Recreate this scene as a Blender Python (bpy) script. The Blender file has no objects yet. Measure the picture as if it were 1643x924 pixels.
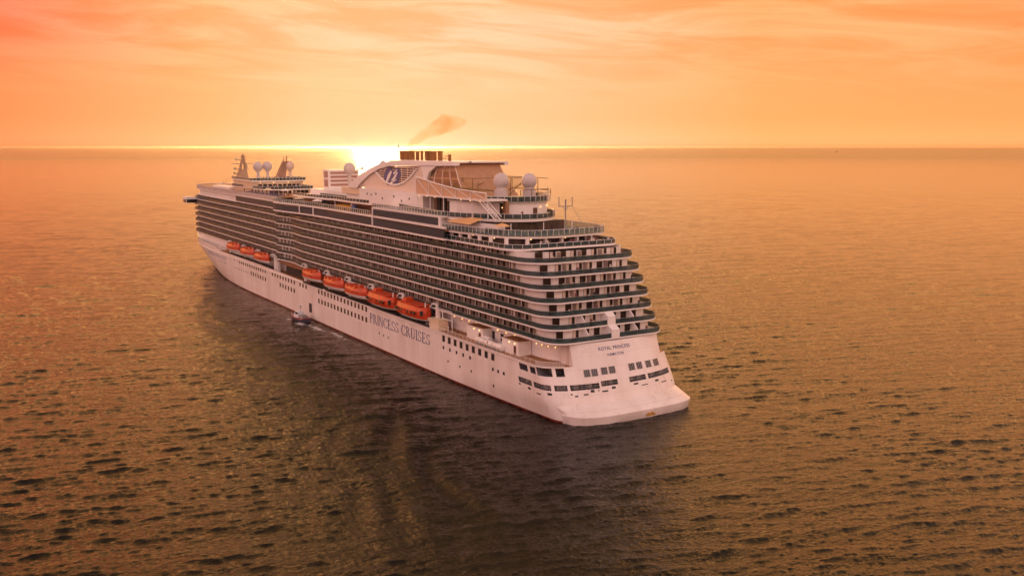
import bpy, bmesh, math, random
import numpy as np
from mathutils import Vector, Matrix
random.seed(7)
rad = math.radians
scene = bpy.context.scene
COL = scene.collection

# ------------------------------------------------------------------ camera
# metres; +X runs along the ship towards its bow, +Y to its port side, Z up, water at 0
CAM = Vector((-147.8, 123.1, 56.0))
AXIS = rad(-31.71)                       # heading of the lens in the XY plane
PITCH = math.atan(226.0 / 1515.0)
cam_data = bpy.data.cameras.new("camera")
cam_data.sensor_width = 36.0
cam_data.lens = 36.0 * 1515.0 / 1643.0
cam_data.clip_start = 1.0
cam_data.clip_end = 120000.0
cam = bpy.data.objects.new("camera", cam_data)
COL.objects.link(cam)
cam.location = CAM
look = Vector((math.cos(AXIS) * math.cos(PITCH), math.sin(AXIS) * math.cos(PITCH), -math.sin(PITCH)))
cam.rotation_euler = look.to_track_quat('-Z', 'Y').to_euler()
scene.camera = cam

# ------------------------------------------------------------------ exposure
vs = scene.view_settings
vs.view_transform = 'Standard'
vs.look = 'None'
vs.exposure = 0.0
vs.gamma = 1.0
scene.cycles.use_denoising = True
scene.cycles.max_bounces = 6
scene.cycles.volume_bounces = 0
scene.cycles.sample_clamp_indirect = 6.0
scene.cycles.volume_step_rate = 1.0
scene.cycles.volume_max_steps = 64

# ------------------------------------------------------------------ sun and sky
SUN_AZ = AXIS + rad(8.0)
SUN_EL = rad(4.0)
sun_dir = Vector((math.cos(SUN_AZ) * math.cos(SUN_EL), math.sin(SUN_AZ) * math.cos(SUN_EL), math.sin(SUN_EL)))
sd = bpy.data.lights.new("sun", 'SUN')
sd.energy = 4.0
sd.angle = rad(0.6)
sd.color = (1.0, 0.56, 0.22)
sun = bpy.data.objects.new("sun", sd)
COL.objects.link(sun)
sun.location = (500, -200, 150)
sun.rotation_euler = sun_dir.to_track_quat('Z', 'Y').to_euler()

world = bpy.data.worlds.new("World")
scene.world = world
world.use_nodes = True
wt = world.node_tree
for n in list(wt.nodes): wt.nodes.remove(n)
def wn(t, **k):
    n = wt.nodes.new(t)
    for a, b in k.items(): setattr(n, a, b)
    return n
def wl(a, b): wt.links.new(a, b)
def wmath(op, a, b=None, c=None, clamp=False):
    n = wn('ShaderNodeMath', operation=op, use_clamp=clamp)
    for i, v in enumerate((a, b, c)):
        if v is None: continue
        if isinstance(v, (int, float)): n.inputs[i].default_value = v
        else: wl(v, n.inputs[i])
    return n.outputs[0]
def wmix(fac, a, b, blend='MIX'):
    n = wn('ShaderNodeMix', data_type='RGBA', blend_type=blend)
    n.clamp_factor = True
    for i, v in ((0, fac), (6, a), (7, b)):
        if isinstance(v, (int, float)): n.inputs[i].default_value = v
        elif isinstance(v, tuple): n.inputs[i].default_value = (*v, 1.0)
        else: wl(v, n.inputs[i])
    return n.outputs[2]
def wramp(fac, stops, interp='LINEAR'):
    n = wn('ShaderNodeValToRGB')
    n.color_ramp.interpolation = interp
    el = n.color_ramp.elements
    while len(el) < len(stops): el.new(0.5)
    for e, (p, c) in zip(el, stops):
        e.position = p; e.color = (*c, 1.0)
    wl(fac, n.inputs[0])
    return n.outputs[0]
geo = wn('ShaderNodeTexCoord')
rot = wn('ShaderNodeVectorRotate', rotation_type='Z_AXIS')      # turn the sky so that +X faces the sun
rot.inputs['Angle'].default_value = -SUN_AZ
wl(geo.outputs['Generated'], rot.inputs['Vector'])
sep = wn('ShaderNodeSeparateXYZ'); wl(rot.outputs[0], sep.inputs[0])
dx, dy, dz = sep.outputs
elev = wmath('MAXIMUM', dz, 0.0)
az = wmath('ARCTAN2', dy, dx)                                     # 0 at the sun, + to its left
sky = wn('ShaderNodeTexSky', sky_type='NISHITA')
sky.sun_disc = False
sky.sun_elevation = SUN_EL
sky.sun_rotation = math.atan2(sun_dir.x, sun_dir.y)
sky.air_density = 1.4; sky.dust_density = 4.0; sky.ozone_density = 0.6
# warm dusk gradient by height, raised above view to light the sea, bright mauve behind to light the hull
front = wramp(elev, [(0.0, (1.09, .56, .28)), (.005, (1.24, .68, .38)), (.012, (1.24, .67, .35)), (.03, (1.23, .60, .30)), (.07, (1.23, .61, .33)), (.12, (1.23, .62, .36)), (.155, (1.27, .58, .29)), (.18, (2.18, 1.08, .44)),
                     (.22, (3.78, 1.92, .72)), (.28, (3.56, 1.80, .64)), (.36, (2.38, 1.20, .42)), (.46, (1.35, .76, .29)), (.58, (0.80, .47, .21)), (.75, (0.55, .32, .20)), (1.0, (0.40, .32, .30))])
back = wramp(elev, [(0.0, (1.3, .88, .78)), (.12, (2.05, 1.42, 1.30)), (.4, (2.0, 1.42, 1.36)), (.8, (.8, .64, .70)), (1.0, (.40, .32, .30))])
facing = wmath('MULTIPLY_ADD', dx, 0.5, 0.5, clamp=True)
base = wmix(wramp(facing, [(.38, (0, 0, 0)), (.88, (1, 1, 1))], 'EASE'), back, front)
# pale around the sun, deeper orange to the left and right of it
sgn = wmath('DIVIDE', wmath('ADD', az, 0.7), 1.4, clamp=True)
sides = wramp(sgn, [(0.0, (.95, .68, .42)), (.22, (1.0, .76, .48)), (.36, (1.0, .94, .86)), (.45, (1, 1, 1)), (.55, (1.0, .97, .90)), (.62, (1.0, .82, .62)), (.75, (.99, .52, .34)), (1.0, (.95, .62, .50))])
low = wramp(elev, [(.16, (1, 1, 1)), (.30, (.25, .25, .25))])
base = wmix(low, base, sides, 'MULTIPLY')
# coral patch high on the left
cm = wmath('MULTIPLY', wramp(wmath('ADD', az, 0.0), [(.16, (0, 0, 0)), (.40, (1, 1, 1))], 'EASE'), wramp(elev, [(.05, (0, 0, 0)), (.13, (1, 1, 1)), (.25, (0, 0, 0))], 'EASE'))
base = wmix(cm, base, wmix(1.0, base, (.88, .72, .92), 'MULTIPLY'))
# thin streaked cloud, stretched along the horizon
comb = wn('ShaderNodeCombineXYZ')
wl(wmath('MULTIPLY', az, 3.2), comb.inputs[0])
wl(wmath('MULTIPLY_ADD', dz, 26.0, wmath('MULTIPLY', az, -1.6)), comb.inputs[1])
noi = wn('ShaderNodeTexNoise'); noi.inputs['Scale'].default_value = 1.7; noi.inputs['Detail'].default_value = 9.0
noi.inputs['Roughness'].default_value = 0.62; noi.inputs['Distortion'].default_value = 0.7
wl(comb.outputs[0], noi.inputs['Vector'])
cloud = wramp(noi.outputs[0], [(.34, (.0, .0, .0)), (.66, (1, 1, 1))], 'EASE')
band = wramp(elev, [(.035, (0, 0, 0)), (.11, (1, 1, 1)), (.5, (.5, .5, .5)), (1.0, (0, 0, 0))])
base = wmix(1.0, base, wmix(wmath('MULTIPLY', band, 1.0), (1, 1, 1), wmix(cloud, (.98, .76, .64), (1.0, 1.09, 1.22))), 'MULTIPLY')
# aureole of the hidden sun
ang = wmath('SQRT', wmath('ADD', wmath('POWER', az, 2.0), wmath('POWER', wmath('MULTIPLY', dz, 1.6), 2.0)))
glow = wmath('POWER', 2.718, wmath('MULTIPLY', ang, -9.0))
gfac = wmath('MULTIPLY', glow, wmath('GREATER_THAN', dx, 0.0))
base = wmix(gfac, base, (.06, .055, .045), 'ADD')
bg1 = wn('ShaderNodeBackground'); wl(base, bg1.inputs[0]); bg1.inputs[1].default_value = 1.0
warm = wmix(1.0, sky.outputs[0], (.13, .06, .04), 'MULTIPLY')
bg2 = wn('ShaderNodeBackground'); wl(warm, bg2.inputs[0]); bg2.inputs[1].default_value = 0.05
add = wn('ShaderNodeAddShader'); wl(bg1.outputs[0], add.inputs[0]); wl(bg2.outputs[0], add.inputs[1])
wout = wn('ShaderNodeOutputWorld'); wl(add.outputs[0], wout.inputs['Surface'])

# ------------------------------------------------------------------ materials
MATS = {}
def mat(name, color, rough=0.5, metal=0.0, noise=0.0, nscale=(0.3, 0.3, 0.3), dark=None, emit=None, alpha=1.0, spec=0.5, bump=0.0):
    if name in MATS: return MATS[name]
    m = bpy.data.materials.new(name); m.use_nodes = True
    t = m.node_tree; b = t.nodes['Principled BSDF']
    b.inputs['Base Color'].default_value = (*color, 1)
    b.inputs['Roughness'].default_value = rough
    b.inputs['Metallic'].default_value = metal
    b.inputs['Specular IOR Level'].default_value = spec
    b.inputs['Alpha'].default_value = alpha
    if emit:
        b.inputs['Emission Color'].default_value = (*emit[0], 1); b.inputs['Emission Strength'].default_value = emit[1]
    if noise > 0:
        tc = t.nodes.new('ShaderNodeTexCoord'); mp = t.nodes.new('ShaderNodeMapping')
        mp.inputs['Scale'].default_value = nscale
        n = t.nodes.new('ShaderNodeTexNoise'); n.inputs['Scale'].default_value = 1.0; n.inputs['Detail'].default_value = 6
        n.inputs['Roughness'].default_value = 0.65
        r = t.nodes.new('ShaderNodeValToRGB'); r.color_ramp.elements[0].position = .35; r.color_ramp.elements[1].position = .7
        mx = t.nodes.new('ShaderNodeMix'); mx.data_type = 'RGBA'
        d = dark or tuple(c * (1 - noise) for c in color)
        mx.inputs[6].default_value = (*d, 1); mx.inputs[7].default_value = (*color, 1)
        t.links.new(tc.outputs['Object'], mp.inputs[0]); t.links.new(mp.outputs[0], n.inputs['Vector'])
        t.links.new(n.outputs[0], r.inputs[0]); t.links.new(r.outputs[0], mx.inputs[0]); t.links.new(mx.outputs[2], b.inputs['Base Color'])
        if bump:
            bp = t.nodes.new('ShaderNodeBump'); bp.inputs['Strength'].default_value = bump; bp.inputs['Distance'].default_value = .05
            t.links.new(n.outputs[0], bp.inputs['Height']); t.links.new(bp.outputs[0], b.inputs['Normal'])
    MATS[name] = m
    return m
def hull_paint():
    m = mat('hull_paint', (.80, .77, .75), .34, noise=.13, nscale=(.18, .18, .035), dark=(.67, .61, .57))
    t = m.node_tree; b = t.nodes['Principled BSDF']; src = b.inputs['Base Color'].links[0].from_socket
    tc = t.nodes.new('ShaderNodeTexCoord')
    # rust runs: narrow vertical streaks in patches
    mp = t.nodes.new('ShaderNodeMapping'); mp.inputs['Scale'].default_value = (1.1, 1.1, .07)
    n = t.nodes.new('ShaderNodeTexNoise'); n.inputs['Scale'].default_value = 1; n.inputs['Detail'].default_value = 5
    r = t.nodes.new('ShaderNodeValToRGB'); r.color_ramp.elements[0].position = .60; r.color_ramp.elements[1].position = .80
    n2 = t.nodes.new('ShaderNodeTexNoise'); n2.inputs['Scale'].default_value = .05; n2.inputs['Detail'].default_value = 2
    r2 = t.nodes.new('ShaderNodeValToRGB'); r2.color_ramp.elements[0].position = .48; r2.color_ramp.elements[1].position = .70
    mu = t.nodes.new('ShaderNodeMath'); mu.operation = 'MULTIPLY'
    mx = t.nodes.new('ShaderNodeMix'); mx.data_type = 'RGBA'; mx.inputs[7].default_value = (.42, .24, .13, 1)
    t.links.new(tc.outputs['Object'], mp.inputs[0]); t.links.new(mp.outputs[0], n.inputs['Vector']); t.links.new(tc.outputs['Object'], n2.inputs['Vector'])
    t.links.new(n.outputs[0], r.inputs[0]); t.links.new(n2.outputs[0], r2.inputs[0])
    t.links.new(r.outputs[0], mu.inputs[0]); t.links.new(r2.outputs[0], mu.inputs[1]); t.links.new(mu.outputs[0], mx.inputs[0])
    t.links.new(src, mx.inputs[6])
    # plate seams
    br = t.nodes.new('ShaderNodeTexBrick'); br.inputs['Scale'].default_value = 1; br.inputs['Brick Width'].default_value = 11; br.inputs['Row Height'].default_value = 2.6
    br.inputs['Mortar Size'].default_value = .035; br.inputs['Color1'].default_value = (1, 1, 1, 1); br.inputs['Color2'].default_value = (.955, .95, .945, 1); br.inputs['Mortar'].default_value = (.86, .84, .82, 1)
    sx = t.nodes.new('ShaderNodeSeparateXYZ'); cx = t.nodes.new('ShaderNodeCombineXYZ'); ad = t.nodes.new('ShaderNodeMath'); ad.operation = 'SUBTRACT'
    t.links.new(tc.outputs['Object'], sx.inputs[0]); t.links.new(sx.outputs[0], ad.inputs[0]); t.links.new(sx.outputs[1], ad.inputs[1]); t.links.new(ad.outputs[0], cx.inputs[0]); t.links.new(sx.outputs[2], cx.inputs[1])
    t.links.new(cx.outputs[0], br.inputs['Vector'])
    m2 = t.nodes.new('ShaderNodeMix'); m2.data_type = 'RGBA'; m2.blend_type = 'MULTIPLY'; m2.inputs[0].default_value = 1
    t.links.new(mx.outputs[2], m2.inputs[6]); t.links.new(br.outputs[0], m2.inputs[7]); t.links.new(m2.outputs[2], b.inputs['Base Color'])
    nb = t.nodes.new('ShaderNodeTexNoise'); nb.inputs['Scale'].default_value = .35; nb.inputs['Detail'].default_value = 2; t.links.new(tc.outputs['Object'], nb.inputs['Vector'])
    bp = t.nodes.new('ShaderNodeBump'); bp.inputs['Strength'].default_value = .25; bp.inputs['Distance'].default_value = .10
    t.links.new(nb.outputs[0], bp.inputs['Height']); t.links.new(bp.outputs[0], b.inputs['Normal'])
    return m
WHITE = mat('white_paint', (.80, .77, .74), .42, noise=.10, nscale=(.12, .12, .9))
HULLW = hull_paint()
WALL = mat('cabin_wall_paint', (.70, .66, .62), .55, noise=.15, nscale=(.4, .4, .4))
RED = mat('red_antifouling', (.15, .018, .014), .5, noise=.4)
DGLASS = mat('dark_glass', (.012, .016, .02), .08, spec=.6)
BGLASS = mat('blue_glass', (.026, .043, .064), .35, spec=.2)
RGLASS = mat('railing_glass', (.035, .085, .085), .10, alpha=.72, noise=.9, nscale=(.55, .55, .1), dark=(.008, .02, .024))
CGLASS = mat('clear_glass', (.10, .16, .15), .1, alpha=.35)
STEEL = mat('grey_steel', (.30, .29, .28), .5, noise=.2)
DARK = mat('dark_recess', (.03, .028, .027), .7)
TEAK = mat('teak_deck', (.34, .15, .05), .65, noise=.35, nscale=(.5, 6, 1))
TEAL = mat('green_deck_paint', (.10, .16, .14), .7, noise=.3)
CURT = mat('curtain_cloth', (.55, .46, .38), .9)
ORANGE = mat('lifeboat_orange', (.62, .062, .010), .38, noise=.45, nscale=(.5, .7, .9))
NAVY = mat('navy_paint', (.045, .06, .17), .45)
BLUE = mat('emblem_blue', (.085, .085, .21), .45)
DIVM = mat('balcony_divider_panel', (.40, .31, .25), .5, noise=.45, nscale=(.45, 1, .8))
DOORM = mat('balcony_door_glass', (.03, .018, .012), .2, spec=.3)
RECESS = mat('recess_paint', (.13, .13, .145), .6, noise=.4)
CREAM = mat('cream_panel', (.72, .58, .40), .5, noise=.1)
FUNNEL = mat('funnel_exhaust_metal', (.30, .15, .05), .4, metal=.6, noise=.4, nscale=(.8, .8, .2))
LAMP = mat('lamp_lens', (1, .8, .5), .5, emit=((1.0, .52, .17), 2.6))
CANVAS = mat('canvas', (.66, .40, .18), .8)
CLOTH = [mat('dark_clothes', (.03, .03, .04), .9), mat('red_clothes', (.14, .05, .05), .9), mat('pale_clothes', (.5, .45, .4), .9)]
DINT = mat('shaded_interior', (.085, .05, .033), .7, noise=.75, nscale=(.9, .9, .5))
RUBBER = mat('black_rubber', (.02, .02, .02), .8)
YELLOW = mat('yellow_paint', (.55, .30, .03), .6, noise=.4)

# ------------------------------------------------------------------ mesh helpers
class MB:
    def __init__(s): s.v = []; s.f = []; s.mi = []; s.cur = 0
    def add(s, vs, fs):
        o = len(s.v); s.v += [tuple(p) for p in vs]
        for f in fs: s.f.append(tuple(i + o for i in f)); s.mi.append(s.cur)
        return s
    def box(s, x0, x1, y0, y1, z0, z1):
        return s.add([(x0,y0,z0),(x1,y0,z0),(x1,y1,z0),(x0,y1,z0),(x0,y0,z1),(x1,y0,z1),(x1,y1,z1),(x0,y1,z1)],
                     [(0,3,2,1),(4,5,6,7),(0,1,5,4),(1,2,6,5),(2,3,7,6),(3,0,4,7)])
    def prism(s, poly, z0, z1):
        n = len(poly)
        a = sum(poly[i][0]*poly[(i+1)%n][1]-poly[(i+1)%n][0]*poly[i][1] for i in range(n))
        if a < 0: poly = poly[::-1]
        return s.add([(x,y,z0) for x,y in poly]+[(x,y,z1) for x,y in poly],
                     [tuple(range(n))[::-1], tuple(range(n,2*n))]+[(i,(i+1)%n,(i+1)%n+n,i+n) for i in range(n)])
    def yprism(s, poly, y0, y1):                      # polygon in XZ, extruded along Y
        n = len(poly)
        return s.add([(x,y0,z) for x,z in poly]+[(x,y1,z) for x,z in poly],
                     [tuple(range(n))[::-1], tuple(range(n,2*n))]+[(i,(i+1)%n,(i+1)%n+n,i+n) for i in range(n)])
    def ribbon(s, path, z0, z1, t=.06):               # a thin wall standing on a path
        n = len(path); q = offset(path, t)
        vs = []
        for a, b in zip(path, q): vs += [(*a,z0),(*a,z1),(*b,z1),(*b,z0)]
        fs = []
        for i in range(n-1):
            o = 4*i
            for k in range(4): fs.append((o+k, o+(k+1)%4, o+4+(k+1)%4, o+4+k))
        fs += [(0,3,2,1), (4*n-4,4*n-3,4*n-2,4*n-1)]
        return s.add(vs, fs)
    def tube(s, pts, r, n=6):
        pts = [Vector(p) for p in pts]; rs = r if isinstance(r, (list, tuple)) else [r]*len(pts)
        rings = []
        for i, p in enumerate(pts):
            d = (pts[min(i+1,len(pts)-1)]-pts[max(i-1,0)]).normalized()
            u = d.cross(Vector((0,0,1)) if abs(d.z) < .95 else Vector((1,0,0))).normalized(); w = d.cross(u)
            rings.append([p+(u*math.cos(2*math.pi*k/n)+w*math.sin(2*math.pi*k/n))*rs[i] for k in range(n)])
        return s.loft(rings)
    def loft(s, rings, cap=True):
        n = len(rings[0]); vs = [p for r in rings for p in r]; fs = []
        for i in range(len(rings)-1):
            for k in range(n): fs.append((i*n+k, i*n+(k+1)%n, (i+1)*n+(k+1)%n, (i+1)*n+k))
        if cap: fs += [tuple(range(n))[::-1], tuple(range(len(vs)-n, len(vs)))]
        return s.add(vs, fs)
    def sphere(s, c, r, seg=20, rings=12, sc=(1,1,1)):
        rr = []
        for i in range(1, rings):
            a = math.pi*i/rings
            rr.append([(c[0]+r*sc[0]*math.sin(a)*math.cos(2*math.pi*k/seg), c[1]+r*sc[1]*math.sin(a)*math.sin(2*math.pi*k/seg), c[2]-r*sc[2]*math.cos(a)) for k in range(seg)])
        o = len(s.v); s.loft(rr, cap=False); nb = len(rr)
        b = len(s.v); s.v += [(c[0],c[1],c[2]-r*sc[2]), (c[0],c[1],c[2]+r*sc[2])]
        for k in range(seg):
            s.f.append((b, o+(k+1)%seg, o+k)); s.mi.append(s.cur)
            s.f.append((b+1, o+(nb-1)*seg+k, o+(nb-1)*seg+(k+1)%seg)); s.mi.append(s.cur)
        return s
    def build(s, name, m, parent=None, smooth=False, fix=True):
        me = bpy.data.meshes.new(name); me.from_pydata(s.v, [], s.f)
        for x in (m if isinstance(m, (list, tuple)) else [m]): me.materials.append(x)
        me.polygons.foreach_set('material_index', s.mi)
        if fix:
            bm = bmesh.new(); bm.from_mesh(me); bmesh.ops.recalc_face_normals(bm, faces=bm.faces); bm.to_mesh(me); bm.free()
        if smooth: me.shade_smooth(); 
        me.update()
        if smooth: me.set_sharp_from_angle(angle=rad(40))
        o = bpy.data.objects.new(name, me); COL.objects.link(o)
        if parent: o.parent = parent; o.matrix_parent_inverse = parent.matrix_world.inverted() if False else Matrix()
        return o
def offset(path, t):
    out = []; n = len(path); closed = (abs(path[0][0]-path[-1][0])+abs(path[0][1]-path[-1][1])) < 1e-6
    for i in range(n):
        a = path[i-1] if i > 0 else (path[-2] if closed else path[0]); b = path[i+1] if i < n-1 else (path[1] if closed else path[-1])
        dx_, dy_ = b[0]-a[0], b[1]-a[1]; l = math.hypot(dx_, dy_) or 1
        out.append((path[i][0]-dy_/l*t, path[i][1]+dx_/l*t))
    return out
def tag(o, label=None, cat=None, group=None, kind=None):
    if label: o['label'] = label
    if cat: o['category'] = cat
    if group: o['group'] = group
    if kind: o['kind'] = kind
    return o
def empty(name, loc=(0,0,0)):
    o = bpy.data.objects.new(name, None); COL.objects.link(o); o.location = loc; o.empty_display_size = 1
    return o
def copy_tree(o, loc=None, parent=None):
    c = o.copy(); COL.objects.link(c); c.parent = parent
    if loc is not None: c.location = loc
    for ch in list(o.children): copy_tree(ch, None, c)
    return c
def many(name, items, m, parent, cap=100, smooth=False):
    """items: (near point, mesh builder). The nearest get a mesh of their own, the rest share one."""
    items = sorted(items, key=lambda q: (Vector(q[0])-CAM).length)
    for p, b in items[:cap]: b.build(name, m, parent, smooth)
    if len(items) > cap:
        r = MB()
        for p, b in items[cap:]:
            o = len(r.v); r.v += b.v; r.f += [tuple(i+o for i in f) for f in b.f]; r.mi += b.mi
        tag(r.build(name, m, parent, smooth), kind='stuff')

# ------------------------------------------------------------------ water
def build_water():
    rng = np.random.default_rng(3)
    rr = [0.0, 40.0, 75.0, 100.0]
    r = 100.0
    while r < 60000:
        r *= 1.0021 if r < 260 else min(1.05, 1.0021+0.0030*((r-260)/640)**.9)
        rr.append(r)
    rr = np.array(rr)
    NF = 1250
    fine = np.linspace(-rad(43), rad(43), NF)
    coarse = np.linspace(rad(43), 2*math.pi-rad(43), 160)[1:-1]
    th = np.concatenate([fine, coarse]) + AXIS
    nr, nt = len(rr), len(th)
    R, T = np.meshgrid(rr, th, indexing='ij')
    X = CAM.x + R*np.cos(T); Y = CAM.y + R*np.sin(T)
    Z = np.zeros_like(X)
    dth = np.full(nt, rad(86)/(NF-1)); dth[NF:] = (2*math.pi-rad(86))/160
    sp = np.maximum(np.gradient(rr)[:, None]*0.7, R*dth[None, :])
    # calmer water in the lee of the hull and just behind the stern
    lee = np.exp(-((np.clip(Y-18, 0, None))/26.0)**2)*((X > -20) & (X < 330))*(Y > -20)
    st = np.exp(-((X+18)/34.0)**2 - ((Y-2)/22.0)**2)
    calm = 1.0 - 0.35*np.clip(np.maximum(lee, st), 0, 1)
    gust = 0.92 + 0.16*np.sin(X*.011+Y*.023+1.0)*np.sin(X*.017-Y*.009) + .12*np.sin(X*.041+Y*.063)*np.sin(Y*.051-X*.029+2)
    wind = AXIS + rad(196)
    nw = 124
    X0_, Y0_ = X.copy(), Y.copy(); DX = np.zeros_like(X); DY = np.zeros_like(X)
    for i in range(nw):
        lam = 0.70 * (26.0/0.70)**((i+rng.random())/nw)
        k = 2*math.pi/lam
        ang = wind + rng.normal(0, .22+.30*(lam < 1.3))
        slope = 0.050*min(1.0, (lam/.9)**.4)*min(1.0, (2.2/lam)**0.95)
        a = slope/k
        ph = rng.random()*2*math.pi
        w = np.clip((lam/sp-1.9)/2.0, 0, 1)
        last = int(np.argmax(w.max(1) <= 0)) or nr       # rings further out cannot hold this wave
        sl = slice(0, last)
        p_ = k*(X0_[sl]*math.cos(ang)+Y0_[sl]*math.sin(ang))+ph
        aw = a*w[sl]*gust[sl]*calm[sl]
        Z[sl] += aw*np.cos(p_); sn = aw*np.sin(p_)*.55
        DX[sl] -= sn*math.cos(ang); DY[sl] -= sn*math.sin(ang)
    X = X0_+DX; Y = Y0_+DY
    # wake: short steep crests that fan out behind the stern, and the bow wave along the port side
    def wave(lam, ang, amp, env):
        nonlocal Z
        k = 2*math.pi/lam
        w = np.clip((lam/sp-2.2)/2.5, 0, 1)
        xd = X+2.6*np.sin(Y*.085+X*.03+1)+1.1*np.sin(Y*.21-X*.11); yd = Y+2.6*np.sin(X*.075-Y*.04)+1.0*np.sin(X*.19+Y*.13)
        Z = Z + amp*env*w*np.sin(k*(xd*math.cos(ang)+yd*math.sin(ang)))*(.6+.5*np.sin(X*.09+Y*.06)*np.sin(Y*.11-X*.05))
    px_, py_ = X+4, Y-62                            # slow swell thrown out from the port quarter
    env = np.exp(-((px_-4)/46.0)**2-((py_+6)/26.0)**2)
    wave(8.7, AXIS+rad(96), .21, env); wave(5.7, AXIS+rad(102), .11, env); wave(13.5, AXIS+rad(90), .16, env)
    sx, sy = X+2, Y+13
    u = -sx*math.cos(rad(29))-sy*math.sin(rad(29)); v = -sx*math.sin(rad(29))+sy*math.cos(rad(29))
    env = np.exp(-((v-4)/20)**2)*np.clip(u/18, 0, 1)*np.exp(-np.clip(u, 0, None)/150)*(u > 0)
    for lam, a, d_ in ((5.2, .09, 121), (7.9, .14, 116), (3.4, .05, 119), (11.0, .12, 124)): wave(lam, rad(d_), a, env)
    bx, by = X-318, Y-12
    u = -bx*math.cos(rad(-14))-by*math.sin(rad(-14)); v = -bx*math.sin(rad(-14))+by*math.cos(rad(-14))
    env = np.exp(-(v/16)**2)*np.clip(u/20, 0, 1)*np.exp(-np.clip(u, 0, None)/200)*(u > 0)
    for lam, a in ((6.2, .09), (9.5, .12)): wave(lam, rad(80), a, env)
    verts = np.stack([X, Y, Z], -1).reshape(-1, 3)
    i = np.arange(nr-1)[:, None]; j = np.arange(nt)[None, :]; j2 = (j+1) % nt
    quads = np.stack([i*nt+j+0*j2, (i+1)*nt+j, (i+1)*nt+j2, i*nt+j2], -1).reshape(-1, 4)
    me = bpy.data.meshes.new('sea')
    me.vertices.add(len(verts)); me.vertices.foreach_set('co', verts.astype(np.float32).ravel())
    me.loops.add(quads.size); me.loops.foreach_set('vertex_index', quads.astype(np.int32).ravel())
    me.polygons.add(len(quads)); me.polygons.foreach_set('loop_start', np.arange(0, quads.size, 4, dtype=np.int32))
    me.update(calc_edges=True)
    me.polygons.foreach_set('use_smooth', np.ones(len(quads), dtype=bool))
    o = bpy.data.objects.new('sea', me); COL.objects.link(o)
    tag(o, 'dark golden sea with small wind waves around the white cruise ship', 'sea', kind='structure')
    m = bpy.data.materials.new('sea_water'); m.use_nodes = True
    t = m.node_tree; b = t.nodes['Principled BSDF']
    b.inputs['Base Color'].default_value = (.005, .004, .002, 1)
    b.inputs['Roughness'].default_value = 0.10
    b.inputs['IOR'].default_value = 1.26
    tc = t.nodes.new('ShaderNodeTexCoord')
    prev = None
    for sc, dist, stren, rotz in ((3.0, .09, .8, 12), (1.25, .30, .8, -9), (.45, .40, .5, 20)):
        mp = t.nodes.new('ShaderNodeMapping'); mp.inputs['Rotation'].default_value = (0, 0, -AXIS+rad(rotz)); mp.inputs['Scale'].default_value = (sc*1.6, sc*.75, sc)
        n = t.nodes.new('ShaderNodeTexNoise'); n.inputs['Scale'].default_value = 1; n.inputs['Detail'].default_value = 4; n.inputs['Roughness'].default_value = .6
        n.inputs['Distortion'].default_value = .4
        bp = t.nodes.new('ShaderNodeBump'); bp.inputs['Strength'].default_value = stren; bp.inputs['Distance'].default_value = dist
        t.links.new(tc.outputs['Object'], mp.inputs[0]); t.links.new(mp.outputs[0], n.inputs['Vector']); t.links.new(n.outputs[0], bp.inputs['Height'])
        if prev: t.links.new(prev, bp.inputs['Normal'])
        prev = bp.outputs[0]
    # unresolved ripples: rougher far from the ship
    vl = t.nodes.new('ShaderNodeVectorMath'); vl.operation = 'LENGTH'
    t.links.new(tc.outputs['Object'], vl.inputs[0])
    rr_ = t.nodes.new('ShaderNodeMapRange'); rr_.inputs[1].default_value = 250; rr_.inputs[2].default_value = 5000; rr_.inputs[3].default_value = .05; rr_.inputs[4].default_value = .30
    t.links.new(vl.outputs['Value'], rr_.inputs[0])
    t.links.new(rr_.outputs[0], b.inputs['Roughness'])
    # foam beside the pilot boat and along the hull behind it
    tot = None
    for (fx, fy, sx_, sy_, w) in ((141.0, 24.4, 6.5, 2.6, 1.0), (131, 22.6, 10, 2.6, .95), (117, 21.2, 14, 2.0, .75), (151.5, 24.6, 2.6, 1.5, .8), (134, 29, 14, 4.5, .45), (318, 10.5, 10, 2.5, .5)):
        mp = t.nodes.new('ShaderNodeMapping'); mp.vector_type = 'POINT'
        mp.inputs['Location'].default_value = (-fx/sx_, -fy/sy_, 0); mp.inputs['Scale'].default_value = (1/sx_, 1/sy_, 0)
        t.links.new(tc.outputs['Object'], mp.inputs[0])
        g = t.nodes.new('ShaderNodeTexGradient'); g.gradient_type = 'SPHERICAL'; t.links.new(mp.outputs[0], g.inputs[0])
        k = t.nodes.new('ShaderNodeMath'); k.operation = 'MULTIPLY'; k.inputs[1].default_value = w; t.links.new(g.outputs['Fac'], k.inputs[0])
        if tot is None: tot = k.outputs[0]
        else:
            mx = t.nodes.new('ShaderNodeMath'); mx.operation = 'MAXIMUM'; t.links.new(tot, mx.inputs[0]); t.links.new(k.outputs[0], mx.inputs[1]); tot = mx.outputs[0]
    fn_ = t.nodes.new('ShaderNodeTexNoise'); fn_.inputs['Scale'].default_value = .55; fn_.inputs['Detail'].default_value = 8; fn_.inputs['Roughness'].default_value = .72
    t.links.new(tc.outputs['Object'], fn_.inputs['Vector'])
    s1 = t.nodes.new('ShaderNodeMath'); s1.operation = 'MULTIPLY_ADD'; s1.inputs[1].default_value = .42
    t.links.new(tot, s1.inputs[0]); t.links.new(fn_.outputs[0], s1.inputs[2])
    s2 = t.nodes.new('ShaderNodeMapRange'); s2.inputs[1].default_value = .66; s2.inputs[2].default_value = .95; t.links.new(s1.outputs[0], s2.inputs[0])
    fo = t.nodes.new('ShaderNodeBsdfDiffuse'); fo.inputs[0].default_value = (.62, .62, .6, 1)
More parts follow.
